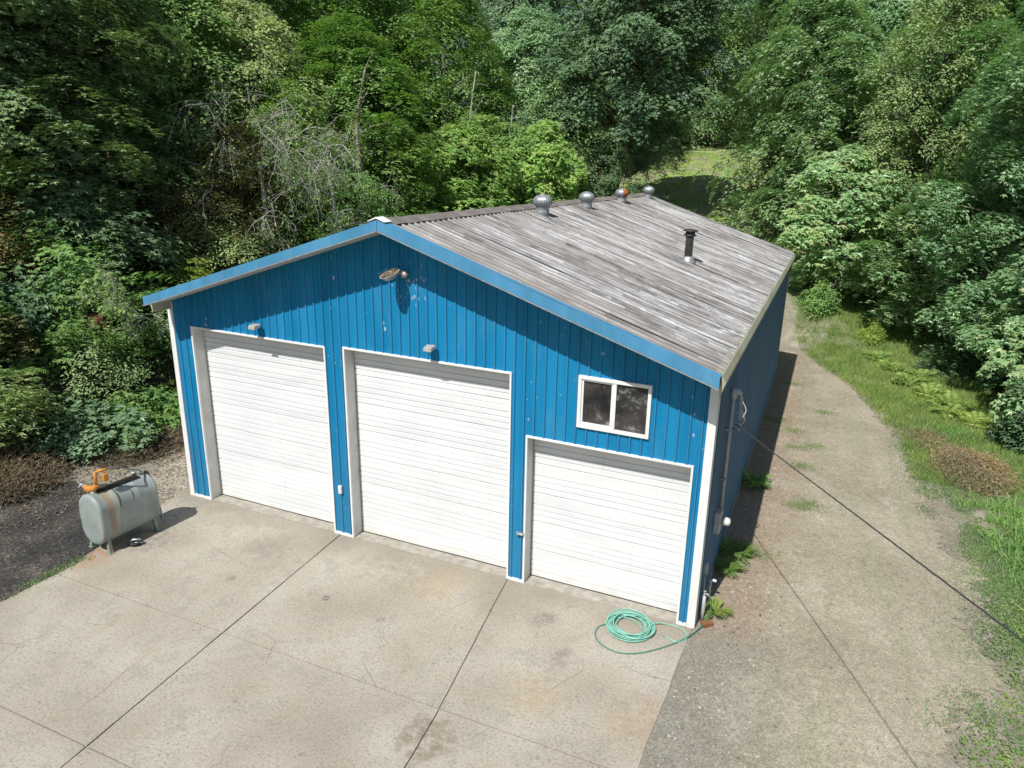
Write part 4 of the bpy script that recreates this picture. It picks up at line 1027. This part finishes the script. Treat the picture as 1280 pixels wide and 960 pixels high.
SAP2 = tree_meshes(9, 7.5, 2.6, .4, nlobe=34, nspray=16, nleaf=30, leaf=.13, tmpl=T_SIMPLE, lobe=.36, spray=.36, flat=.2, topr=.8, trunk_r=.08)
for lb, ms, L, x, y, rz, sc in [
 ('dark green leafy tree just left of the lawn, behind the farthest vents', SAP2, L_dark, .2, 31.6, .9, (.85, .85, .85)),
 ('mid green leafy tree on the bank behind the half-dead tree', SAP2, L_mid, -12.2, 11.2, .3, (1.25, 1.25, 1.1)),
 ('olive green leafy tree on the bank left of the mossy trunk', SAP2, L_olive, -11.2, 14.6, 1.3, (1.2, 1.3, 1.1)),
 ('bright leafy sapling just left of the mossy trunk', SAP2, L_bright, -8.8, 14.2, 2.3, (.9, .9, .85)),
 ('sunlit leafy sapling just right of the mossy trunk', SAPL, L_mid, -6.4, 18.6, 3.3, (1.1, 1.1, 1.1)),
 ('leafy sapling hiding the foot of the mossy trunk', SAP2, L_mid, -5.9, 14.9, .5, (.8, .8, .62)),
 ('sunlit bushy tree on the bank between the mossy and the pale trunks', SAPL, L_mid, -9.2, 20.5, 4.3, (1.4, 1.3, 1.25)),
 ('bright bushy tree in front of the thin pale trunks', SAP2, L_bright, -5.4, 24.6, 5.3, (1.15, 1.3, 1.05)),
 ('mid green bushy tree below the second pale trunk', SAP2, L_mid, -4.0, 26.4, .8, (1.3, 1.2, 1.1)),
 ('grey-green leafy tree right of the thin pale trunks', SAP2, L_maple, -2.9, 31.5, 1.8, (1.5, 1.4, 1.35)),
 ('dark vine-hung tree high on the bank at the left', SAP2, L_vine, -14.5, 8.4, 2.8, (1.5, 1.5, 1.1)),
 ('browning tree on the bank above the left eave', SAP2, L_brown, -8.4, 10.7, 3.8, (.75, .75, .62)),
 ('mid green leafy tree halfway up the bank, upper left', SAPL, L_vine, -10.6, 5.6, 4.8, (1.15, 1.1, .8)),
 ('light green leafy tree at the top of the bank behind the dead branches', SAP2, L_mid, -14.2, 13.4, 5.6, (1.4, 1.4, 1.25))]:
    place('bank_tree', lb, 'tree', ms, (B_brown, L), x, y, rz, sc)

# mossy trunk and thin pale trunks rising out of the bank scrub
def bare_trunk(name, label, x, y, pts, r0, r1, mat, nb=5, seed=0):
    t = thing(name, label, 'tree', (x, y, float(zt(x, y))-.2)); r = np.random.default_rng(seed)
    P_ = smooth(pts, 5); m = MB(); m.tube(P_, list(np.linspace(r0, r1, len(P_))), 10)
    m.build('trunk', mat, t)
    for i in range(nb):
        q = P_[int(len(P_)*(.45+.5*i/nb))]; d = unit(r.normal(size=3)*np.array([1, 1, .4])+np.array([0, 0, .2])); l = .6+1.2*r.random()
        b = np.array(q); MB().tube(smooth([b, b+d*l*.5+np.array([0, 0, .1]), b+d*l+r.normal(size=3)*.2], 3), list(np.linspace(r0*.3, .01, 7)), 5).build('limb', mat, t)
    C = np.array([P_[k] for k in range(len(P_)//3, len(P_)) for _ in range(3)]); n_ = len(C)
    C = C+r.normal(size=(n_, 3))*np.array([.55, .55, .35])*np.linspace(.35, 1.3, n_)[:, None]
    V, F = sprays(C, r.normal(size=(n_, 3))*.5+np.array([0, -.3, .8]), .28+.25*r.random(n_), 22, .12, T_SIMPLE, r, .3)
    link('crown', np_mesh('crown', V, F), t, L_mid)
    return t
bare_trunk('mossy_tree', 'mossy pale trunk standing above the scrub, left of the bright leafy tree', -6.9, 16.0, [(0, 0, 0), (.05, 0, 2.2), (.25, .05, 4.4), (.15, .1, 6.2), (.35, .2, 7.5), (.6, .25, 8.6)], .19, .05, B_moss, 5, 1)
bare_trunk('alder_tree', 'thin pale leaning trunk on the bank behind the ridge', -6.9, 25.6, [(0, 0, 0), (.2, 0, 3), (.5, 0, 5), (.75, .1, 7.5), (1.0, .2, 9.5)], .10, .035, B_white, 4, 2)
bare_trunk('alder_tree', 'second thin pale trunk right of the leaning one on the bank', -5.6, 28.4, [(0, 0, 0), (.2, 0, 3), (.3, 0, 5), (.6, .1, 7.5), (.7, .2, 9)], .085, .03, B_white, 4, 3)

# drooping conifer behind the olive tree
def conifer(seed, H, R):
    r = np.random.default_rng(seed); parts = []; m = MB()
    m.tube([(0, 0, -.3), (0, 0, H*.5), (0, 0, H)], [.24, .15, .02], 8)
    n = 120
    for k in range(n):
        t = (k+.5)/n; h = H*(.12+.87*t); a = k*2.4; L = R*(1-t)**.75*(.8+.4*r.random())+.2
        d = np.array([math.cos(a), math.sin(a), 0]); q = np.linspace(.1, 1, 12)
        pts = np.array([0, 0, h])+d*q[:, None]*L+np.array([0, 0, -1])*(q[:, None]**2)*L*.45
        m.tube([pts[0], pts[5], pts[-1]], [.03, .02, .005], 4, False)
        C = np.repeat(pts[1:], 7, 0)+r.normal(size=(77, 3))*np.array([.13, .13, .05])
        D = np.repeat(np.array([d+np.array([0, 0, -.5])]), 77, 0)+r.normal(size=(77, 3))*.6+np.array([0, 0, -.5])
        parts.append(leaf_arrays(C, r.normal(size=(77, 3))*.5+np.array([0, 0, 1])+d*.3, D, .30*(.6+.7*r.random(77)), T_NARROW))
    V, F = join(parts); return m.mesh('trunk'), np_mesh('crown', V, F)
CON = conifer(5, 17, 3.2)
place('conifer_tree', 'dark drooping conifer poking out above the maples at the top right', 'tree', CON, (B_brown, L_con), 18.6, 35.5, 0, 1.12)
place('conifer_tree', 'dark conifer behind the dark maple above the lawn', 'tree', CON, (B_brown, L_con), -2.5, 46, 1, 1.25)

# dead, bare, arching tree on the bank above the left eave
def twigs(m, a, d, L, rad, depth, r, parts):
    n = 6; pts = [np.array(a, float)]; dd = np.array(d, float)
    for i in range(n):
        dd = unit(dd+r.normal(size=3)*.14+np.array([0, 0, -.05-.05*(3-depth)])); pts.append(pts[-1]+dd*L/n)
    m.tube(pts, list(np.linspace(rad, rad*.42, n+1)), 6 if depth > 1 else 4, False)
    if depth <= 1:
        C = np.array([pts[i] for i in range(2, n+1) for _ in range(2)])
        g_ = r.random(len(C)) < .38
        if g_.any():
            C = C[g_]; parts.append(leaf_arrays(C+r.normal(size=C.shape)*.06, r.normal(size=C.shape)*.6+np.array([0, 0, .8]), r.normal(size=C.shape)+dd, .11*(.6+.8*r.random(len(C))), T_SIMPLE))
    if depth == 0: return
    for k in range(6 if depth > 1 else 4):
        i = 2+int(r.random()*(n-1)); q = pts[min(i, n)]
        nd = unit(dd*.55+r.normal(size=3)*.75); twigs(m, q, nd, L*(.5+.3*r.random()), rad*.48, depth-1, r, parts)
def dead_tree(label, x, y, trunk_pts, dirs, seed, leafm, nm='dead_tree'):
    r = np.random.default_rng(seed); t = thing(nm, label, 'tree', (x, y, float(zt(x, y))-.2))
    m = MB(); P_ = smooth(trunk_pts, 4); m.tube(P_, list(np.linspace(.13, .06, len(P_))), 8); parts = []
    m.build('trunk', B_dead, t)
    for k, (i, d, L) in enumerate(dirs):
        m = MB(); twigs(m, P_[min(i, len(P_)-1)], unit(np.array(d, float)), L, .032, 3, r, parts); m.build('branch', B_dead, t)
    V, F = join(parts); link('crown', np_mesh('crown', V, F), t, leafm)
dead_tree('half-dead tree with bare grey arching branches on the bank above the left eave', -8.3, 11.6, [(0, 0, 0), (.4, -.2, 1.6), (.5, -.3, 3.0), (.4, -.4, 4.4)],
          [(12, (-.2, -.7, .7), 2.6), (12, (.6, -.6, .7), 2.5), (10, (.9, .0, .6), 2.6), (9, (-.6, -.8, .4), 2.2), (12, (.3, .5, .9), 2.6), (7, (.9, -.5, .2), 2.2)], 31, L_mid)
dead_tree('half-dead tree with bare twigs and yellowing leaves between the bank and the mossy trunk', -6.9, 13.9, [(0, 0, 0), (.3, -.1, 1.6), (.6, -.2, 3.2), (.5, -.3, 4.6)],
          [(12, (.5, -.6, .8), 2.3), (12, (-.4, .4, .9), 2.3), (10, (.9, .2, .4), 2.0), (8, (.6, -.9, .3), 1.9)], 37, L_bright)
dead_tree('half-bare grey bush with few leaves leaning over the bank left of the eave', -6.3, 3.6, [(0, 0, 0), (.2, -.1, .7), (.3, -.15, 1.3), (.4, -.2, 1.8)],
          [(12, (.6, -.5, .6), 1.0), (10, (-.5, -.4, .8), .9), (8, (.8, .3, .1), .9)], 41, L_mid, 'bare_bush')

# ---- shrubs on the bank
def shrub_mesh(seed, R, H, n, nleaf, leaf, tmpl, flat=.25, spray=.3):
    r = np.random.default_rng(seed)
    d = unit(r.normal(size=(n, 3))+np.array([0, 0, .6])); d[:, 2] = np.abs(d[:, 2])
    lump = 1+.35*np.sin(d[:, 0]*4+seed)+.25*np.sin(d[:, 1]*5+seed*2)
    C = d*np.array([R, R, H])*(lump*(.6+.45*r.random(n)))[:, None]+np.array([0, 0, .1])
    V, F = sprays(C, d*.6+np.array([0, 0, .6]), spray*(.6+.8*r.random(n)), nleaf, leaf, tmpl, r, flat)
    m = MB()
    for k in range(14):
        c = C[k*(n//14)]; m.tube([(0, 0, -.1), c*.5+np.array([0, 0, .15]), c], [.022, .014, .005], 4, False)
    return m.mesh('stem'), np_mesh('foliage', V, F)
SH = [shrub_mesh(51, 1.15, 1.5, 170, 22, .12, T_SIMPLE), shrub_mesh(52, 1.2, 1.3, 150, 22, .155, T_MAPLE, .16, .34), shrub_mesh(53, 1.0, 1.1, 220, 20, .075, T_SIMPLE, .35, .25), shrub_mesh(54, 1.3, 1.0, 120, 22, .14, T_MAPLE, .2, .34)]
SHN = ('stem', 'foliage')
shrubs = [  # label, mesh, leaf, x, y, scale
 ('bluish-green bramble bush low on the bank behind the tank', 3, L_blue, -5.0, .9, (1.25, 1.3, .9)),
 ('dark bramble bush on the bank toe left of the shop corner', 3, L_mid, -4.7, 3.1, (1.0, 1.1, .9)),
 ('bright-leaved thimbleberry shrub beside the shop corner', 1, L_bright, -3.9, 3.9, .75),
 ('thimbleberry shrub with broad leaves on the bank under the left eave end', 1, L_mid, -6.3, 4.9, 1.05),
 ('broad-leaved shrub halfway up the bank above the ferns', 1, L_mid, -7.6, 3.1, 1.15),
 ('lime-green shrub catching the sun left of the eave', 1, L_lime, -7.2, 6.9, .62),
 ('yellow-green rounded shrub just above the left eave', 0, L_lime, -6.2, 9.0, .72),
 ('brown-leaved bush at the left edge of the bank', 2, L_brown, -9.6, 1.9, 1.3),
 ('dark broad-leaved shrub high on the bank, upper left', 1, L_dark, -10.2, 4.9, 1.5),
 ('leafy shrub with blue-green leaves in the middle of the bank', 3, L_blue, -9.0, 5.9, 1.35),
 ('dark small-leaved bush above the blue-green shrub', 0, L_dark, -11.0, 8.6, 1.6),
 ('olive small-leaved bush below the dead branches', 2, L_olive, -7.9, 9.2, 1.35),
 ('bright green bush in front of the dead branches', 0, L_bright, -6.9, 12.6, 1.2),
 ('green bush below the mossy trunk', 0, L_mid, -6.5, 15.2, 1.3),
 ('dark bush in the hollow right of the mossy trunk', 1, L_dark, -7.2, 18.3, 1.3),
 ('dark green bush deep in the bank behind the middle of the ridge', 0, L_mid, -8.8, 19.0, 1.6),
 ('dense green shrub high on the bank right of the mossy trunk', 1, L_mid, -11.5, 18.0, 1.8),
 ('dark shrub at the top of the bank, far upper left', 0, L_dark, -14.0, 6.5, 1.9),
 ('yellow-leaved low bush at the left picture edge', 1, L_brown, -7.2, -.3, .8),
 ('dark bramble tangle at the left edge above the dry brush', 3, L_dark, -8.2, .8, 1.3),
 ('green bramble beside the rotten stump on the bank', 3, L_mid, -6.5, 2.2, .9),
 ('dark low bush at the foot of the maples behind the dry brush', 1, L_dark, 20.3, 13.0, 1.1),
 ('yellow-green bush at the grass edge near the drive bend', 0, L_lime, 16.0, 24.6, .55),
 ('shadowy bush under the maples behind the light ferns', 1, L_dark, 19.4, 21.3, 1.0),
 ('yellow-green leaf clump high in the dark vine maples', 1, L_lime, -8.6, 7.6, .5),
 ('grey-green broad-leaved bush under the vine maples', 3, L_mid, -9.4, 4.2, 1.25),
 ('mid green bush in the upper left shade', 0, L_vine, -12.3, 4.6, 1.5),
 ('brownish small-leaved bush above the vine maple gap', 2, L_brown, -9.9, 8.0, 1.5),
 ('green bramble hanging over the dry brush at the bank foot', 3, L_vine, -5.6, -1.0, 1.0),
 ('low leafy bramble at the bank foot between bush and shop wall', 3, L_mid, -4.2, 2.0, .8),
 ('trailing vine bush on the bank under the big sword fern', 2, L_vine, -5.7, 2.4, 1.0),
 ('bright green vine leaves beside the stump', 1, L_bright, -6.3, 3.1, .5),
 ('bright broad-leaved shrub at the left edge above the brambles', 1, L_mid, -7.6, .5, .9),
 ('green bush behind the shop at the drive bend', 0, L_mid, 13.4, 26.6, .9),
]
for i, (lb, k, L, x, y, s) in enumerate(shrubs):
    place('shrub', lb, 'shrub', SH[k], (B_brown, L), x, y, i*1.7, s, None, -.05, names=SHN)
# ---- ferns
def fern_mesh(seed, nf, L, wd, npin, arch=.55):
    r = np.random.default_rng(seed); Vs = []; 
    m = MB()
    for k in range(nf):
        a = k*2.4+r.random()*.5; l = L*(.7+.4*r.random()); el = .35+.75*r.random()
        d = np.array([math.cos(a), math.sin(a), 0]); sd = np.array([-d[1], d[0], 0])
        t = np.linspace(0, 1, npin); P_ = d*(t[:, None]*l*math.cos(el*.6))+np.array([0, 0, 1])*(np.sin(t[:, None]*2.3*(1.15-el*.25))*l*.45*el)
        tan = unit(np.gradient(P_, axis=0)); up_ = np.cross(tan, sd)*-1
        up_ = np.where(up_[:, 2:3] < 0, -up_, up_)
        wv = wd*np.sin(np.pi*np.clip(t*.92+.08, 0, 1))**.7+.01
        for s_ in (1, -1):
            V, F = leaf_arrays(P_[1:], up_[1:]+r.normal(size=(npin-1, 3))*.1, s_*sd+tan[1:]*.45+np.array([0, 0, -.18]), wv[1:], T_NARROW)
            Vs.append((V, F))
        m.tube([P_[0], P_[npin//2], P_[-1]], [.006, .005, .002], 3, False)
    V, F = join(Vs); return m.mesh('stem'), np_mesh('fronds', V, F)
FE = [fern_mesh(61, 16, 1.15, .20, 22), fern_mesh(62, 20, .95, .17, 20), fern_mesh(63, 12, .9, .26, 15)]
FN = ('stem', 'fronds')
ferns = [('large sword fern hanging on the bank behind the tank', 0, L_fern, -6.7, 1.5, 1.25), ('large sword fern halfway up the bank above the rotten stump', 0, L_fern, -7.3, 3.6, 1.3),
 ('sword fern on the bank right of the rotten stump', 1, L_fern, -6.0, 3.6, 1.1), 
 ('sword fern on the bank below the brown-leaved bush', 0, L_fern, -8.2, 2.2, 1.15), ('sword fern low at the left edge of the bank', 1, L_mid, -6.3, .1, 1.0),
 ('dark sword fern against the right side wall, nearest the meter', 1, L_fern, 12.55, 2.85, .62), ('dark sword fern against the right side wall, nearer the corner', 1, L_fern, 12.5, 2.15, .52),
 ('bright yellow-green fern beside the standpipe at the corner', 1, L_lime, 12.46, .60, .46), ('small green weed clump at the foot of the side wall further back', 2, L_mid, 12.55, 6.7, .7)]
for i, (x, y, s) in enumerate([(17.1, 18.9, 1.0), (17.8, 17.6, 1.05), (17.7, 20.0, 1.0), (18.4, 16.6, 1.0), (18.1, 15.5, .95), (16.6, 20.9, .95), (18.9, 14.7, .9), (16.2, 22.4, .95)]):
    ferns.append((['light green bracken fern at the grass edge nearest the drive', 'light green bracken fern in the middle of the fern patch', 'light green bracken fern against the dark maple skirts', 'light green bracken fern right of the patch middle', 'light green bracken fern above the dry brush', 'light green bracken fern left of the patch by the drive bend', 'light green bracken fern at the right end of the patch', 'light green bracken fern farthest up the grass edge'][i], 2, L_fernlt, x, y, s))
for i, (lb, k, L, x, y, s) in enumerate(ferns):
    place('fern', lb, 'fern', FE[k], (L_fern, L), x, y, i*1.3, s, None, .02, names=FN)
# rotten red stump on the bank
m = MB(); r = np.random.default_rng(9)
m.lathe([(.42, -.5), (.40, .1), (.33, .5), (.30, .85), (.22, 1.05), (.05, 1.0)], 16, wob=lambda k: 1+.18*math.sin(k*2.3)+.1*math.sin(k*5.1))
ob = m.build('rotten_stump', B_red, loc=(-6.7, 2.75, float(zt(-6.7, 2.75))), rot=(0, .25, 0)); tag(ob, 'reddish rotten stump half hidden by ferns on the bank', 'stump')

# ---- uncountable ground cover
def scatter(n, x0, x1, y0, y1, dens, r):
    x = x0+(x1-x0)*r.random(n); y = y0+(y1-y0)*r.random(n); k = r.random(n) < dens(x, y); return x[k], y[k]
def blades(name, x, y, h, wdt, mat, r, lean=.5, label=None):
    n = len(x); z = zt(x, y); a = r.random(n)*6.28; hh = h*(.5+.9*r.random(n)); c, s_ = np.cos(a), np.sin(a); lx = r.normal(size=n)*lean*hh; ly = r.normal(size=n)*lean*hh
    V = np.stack([np.stack([x-c*wdt, y-s_*wdt, z-.01], -1), np.stack([x+c*wdt, y+s_*wdt, z-.01], -1), np.stack([x+lx, y+ly, z+hh], -1)], 1).reshape(-1, 3)
    F = np.arange(3*n).reshape(n, 3)
    return tag(link(name, np_mesh(name, V, F), mats=mat), kind='stuff')
r = np.random.default_rng(77)
def edge_x(y): return np.interp(y, [-9, -4, -.8, .8, 3.2, 5.4, 8, 10.4, 13.2, 17.6, 20.7, 23.6, 26], [15.5, 15.6, 16.1, 16.8, 17.2, 17.0, 16.45, 16.45, 16.1, 15.0, 13.6, 12.6, 11.5])
patch = lambda x, y, s=.55, t=.42: sm(t, t+.16, vnoise(x, y, s, 2)*.6+vnoise(x, y, s*3.1, 8)*.4)
x, y = scatter(330000, 15.2, 23, -6, 12, lambda x, y: np.maximum(sm(-.5, .4, x-edge_x(y)), 0)*patch(x, y, .55, .36)*(1-.75*sm(1.3, .3, np.hypot((x-18.1)/1.5, (y-10.6)/2.0)))*(.35+.65*sm(17, 18.5, x)), r)
blades('short_turf', x, y, .065, .013, L_lowturf, r, .7)
x, y = scatter(150000, 12.5, 21, 9, 30, lambda x, y: sm(-.12, .5, x-edge_x(y))*(.25+.75*patch(x, y, .7, .25))*(1-sm(19.5, 21, x)), r)
blades('verge_grass', x, y, .19, .011, L_grass, r, .6)
x, y = scatter(30000, 16.8, 22, 2, 14, lambda x, y: sm(.6, 1.6, x-edge_x(y))*patch(x, y, .9, .35)*sm(1.0, 1.5, np.hypot((x-18.1)/1.35, (y-10.6)/1.8)), r)
blades('verge_weeds', x, y, .22, .018, L_bright, r, .7)
# little tufts in the drive and along the wall
tufts = [(14.15, 13.8), (13.95, 10.3), (13.65, 8.55), (13.3, 11.4), (13.7, 5.9), (13.95, 6.1), (12.95, 3.1), (12.6, 6.4), (12.7, 12.2), (13.0, 16.8), (13.4, 10.0)]
X = np.concatenate([a+r.normal(size=420)*.22 for a, b in tufts]); Y = np.concatenate([b+r.normal(size=420)*.16 for a, b in tufts])
blades('drive_weeds', X, Y, .07, .009, L_lowturf, r, .8)
# lawn beyond the shop
x, y = scatter(30000, -3, 11, 34, 56, lambda x, y: .9+0*x, r)
blades('lawn_grass', x, y, .07, .022, L_lime, r, .7)
# dry brush: dead twigs heaped at the grass edge
def dry_patch(name, label, cx, cy, rx, ry, n, h, mats, seed, cat='dry brush'):
    r = np.random.default_rng(seed); m = MB(); t = thing(name, label, cat, (cx, cy, float(zt(cx, cy))))
    for k in range(n):
        a = r.random()*6.28; q = math.sqrt(r.random()); x = rx*q*math.cos(a); y = ry*q*math.sin(a); hh = h*(1-.6*q*q)*(.4+.8*r.random()); d = r.normal(size=2)*.30
        z0 = float(zt(cx+x, cy+y))-float(zt(cx, cy))
        m.tube([(x, y, z0-.02), (x+d[0]*.4, y+d[1]*.4, z0+hh*.7), (x+d[0], y+d[1], z0+hh)], [.010, .007, .003], 3, False)
    m.build('stalks', mats[0], t)
    nl = n*4; a = r.random(nl)*6.28; q = np.sqrt(r.random(nl)); x = rx*q*np.cos(a)*1.1; y = ry*q*np.sin(a)*1.1
    z = zt(cx+x, cy+y)-float(zt(cx, cy))+h*(1-.6*q*q)*r.random(nl)
    V, F = leaf_arrays(np.stack([x, y, z], -1), r.normal(size=(nl, 3))+np.array([0, 0, .5]), r.normal(size=(nl, 3)), .10*(.6+.8*r.random(nl)), T_NARROW)
    link('dead_leaves', np_mesh('dead_leaves', V, F), t, mats[1])
dry_patch('dry_brush', 'brown heap of dead brush in the grass right of the drive', 18.15, 10.3, 1.0, 1.5, 900, .42, (L_dry, L_dry), 1)
dry_patch('dry_brush', 'tan dead grass tongue running up from the brown brush heap', 17.3, 12.3, .55, 1.1, 420, .22, (L_dry, L_dry), 2)
dry_patch('dry_brush', 'brown dead bramble stalks at the bank foot left of the tank', -4.4, -1.7, 1.2, 1.3, 1000, .75, (L_drydark, L_drydark), 3)
dry_patch('dry_brush', 'dry brown grass at the bank foot between tank and shop corner', -3.4, 1.6, .9, 1.5, 800, .40, (L_drydark, L_drydark), 4)
# leafy undergrowth covering the bank and the floor under the right-hand maples
x, y = scatter(80000, -20, -3.2, -6, 30, lambda x, y: sm(0, 1.2, -3.9-x+sm(2, 9, y))*(.25+.75*patch(x, y, .8, .3))*(1-.5*sm(-12, -18, x)), r)
z = zt(x, y)+.05+.55*vnoise(x, y, 1.1, 9)*r.random(len(x))
V, F = leaf_arrays(np.stack([x, y, z], -1), r.normal(size=(len(x), 3))*.5+np.array([.35, -.2, .8]), r.normal(size=(len(x), 3))+np.array([.4, -.2, -.3]), .12*(.6+.9*r.random(len(x))), T_SIMPLE)
tag(link('bank_undergrowth', np_mesh('bank_undergrowth', V, F), mats=L_mid), kind='stuff')
x, y = scatter(16000, 16.5, 27, 10, 34, lambda x, y: sm(19.3, 20.5, x+np.maximum(0, y-18)*.35)*patch(x, y, .8, .3), r)
z = zt(x, y)+.05+.5*r.random(len(x))*vnoise(x, y, 1.1, 9)
V, F = leaf_arrays(np.stack([x, y, z], -1), r.normal(size=(len(x), 3))*.5+np.array([-.3, -.2, .8]), r.normal(size=(len(x), 3)), .13*(.6+.9*r.random(len(x))), T_SIMPLE)
tag(link('maple_undergrowth', np_mesh('maple_undergrowth', V, F), mats=L_mid), kind='stuff')
# dry litter on the alley and bank foot
x, y = scatter(9000, -5.5, -.6, -3, 10, lambda x, y: sm(-1.2, -2.6, x)*.8, r)
V, F = leaf_arrays(np.stack([x, y, zt(x, y)+.012+.03*r.random(len(x))], -1), r.normal(size=(len(x), 3))*.4+np.array([0, 0, 1]), r.normal(size=(len(x), 3)), .07*(.5+r.random(len(x))), T_SIMPLE)
tag(link('leaf_litter', np_mesh('leaf_litter', V, F), mats=L_drydark), kind='stuff')

def pebbles(name, x, y, size, mat, r):
    n = len(x); z = zt(x, y)+.018
    o8 = np.array([(1, 0, 0), (0, 1, 0), (-1, 0, 0), (0, -1, 0), (0, 0, .7), (0, 0, -.7)], float); f8 = np.array([(0, 1, 4), (1, 2, 4), (2, 3, 4), (3, 0, 4), (1, 0, 5), (2, 1, 5), (3, 2, 5), (0, 3, 5)])
    sc = size*(.4+1.2*r.random((n, 1, 1))**2)*(.7+.6*r.random((n, 1, 3))); a = r.random(n)*6.28
    v = o8[None]*sc*(.8+.4*r.random((n, 6, 1))); c, s_ = np.cos(a)[:, None], np.sin(a)[:, None]
    V = np.stack([v[..., 0]*c-v[..., 1]*s_+x[:, None], v[..., 0]*s_+v[..., 1]*c+y[:, None], v[..., 2]+z[:, None]], -1).reshape(-1, 3)
    F = (f8[None]+(np.arange(n)*6)[:, None, None]).reshape(-1, 3)
    return tag(link(name, np_mesh(name, V, F), mats=mat), kind='stuff')
M_stone = mat_leaf('loose_stone', [(.12, .11, .10), (.26, .24, .21), (.38, .35, .30), (.52, .48, .42), (.30, .20, .14)], .85, .0, .2, gain=1.0)
x, y = scatter(26000, 12.15, 17.5, -9, 21, lambda x, y: np.clip(sm(14.0, 12.6, x)*.9+.03+sm(-1.0, .1, x-edge_x(y))*.35, 0, 1)*patch(x, y, .9, .2)*(x < edge_x(y)+.5), r)
pebbles('loose_gravel', x, y, .020, M_stone, r)
x, y = scatter(9000, -5, .5, -7.5, -.2, lambda x, y: np.clip(.25+.75*np.exp(-((x-.36)/.25)**2), 0, 1), r)
pebbles('loose_gravel', x, y, .016, mat_leaf('dark_stone', [(.05, .047, .043), (.11, .10, .088), (.20, .175, .145)], .85, .0, .2, gain=1.0), r)
x, y = scatter(7000, -2.2, .0, -.6, 9, lambda x, y: .8+0*x, r)
pebbles('loose_gravel', x, y, .022, M_stone, r)
x, y = scatter(5200, .12, .62, -7.5, -2.9, lambda x, y: np.exp(-((x-.34)/.14)**2)*patch(x, y, 1.3, .35), r)
blades('slab_edge_weeds', x, y, .06, .009, L_lowturf, r, .9)
x, y = scatter(90000, 15.6, 22, -6, 15, lambda x, y: sm(.0, .9, x-edge_x(y))*patch(x, y, .6, .33)*(1-.9*sm(1.25, .5, np.hypot((x-18.1)/1.2, (y-10.4)/1.7))), r)
V, F = leaf_arrays(np.stack([x, y, zt(x, y)+.01+.09*r.random(len(x))*vnoise(x, y, 2.3, 4)], -1), r.normal(size=(len(x), 3))*.4+np.array([0, -.3, .9]), r.normal(size=(len(x), 3))*np.array([1, 1, .3]), .055*(.5+.9*r.random(len(x))), T_SIMPLE)
tag(link('low_weeds', np_mesh('low_weeds', V, F), mats=mat_leaf('low_weed_leaf', [(.13, .21, .06), (.17, .26, .07), (.22, .29, .09)], .55, .25, gain=1.15)), kind='stuff')
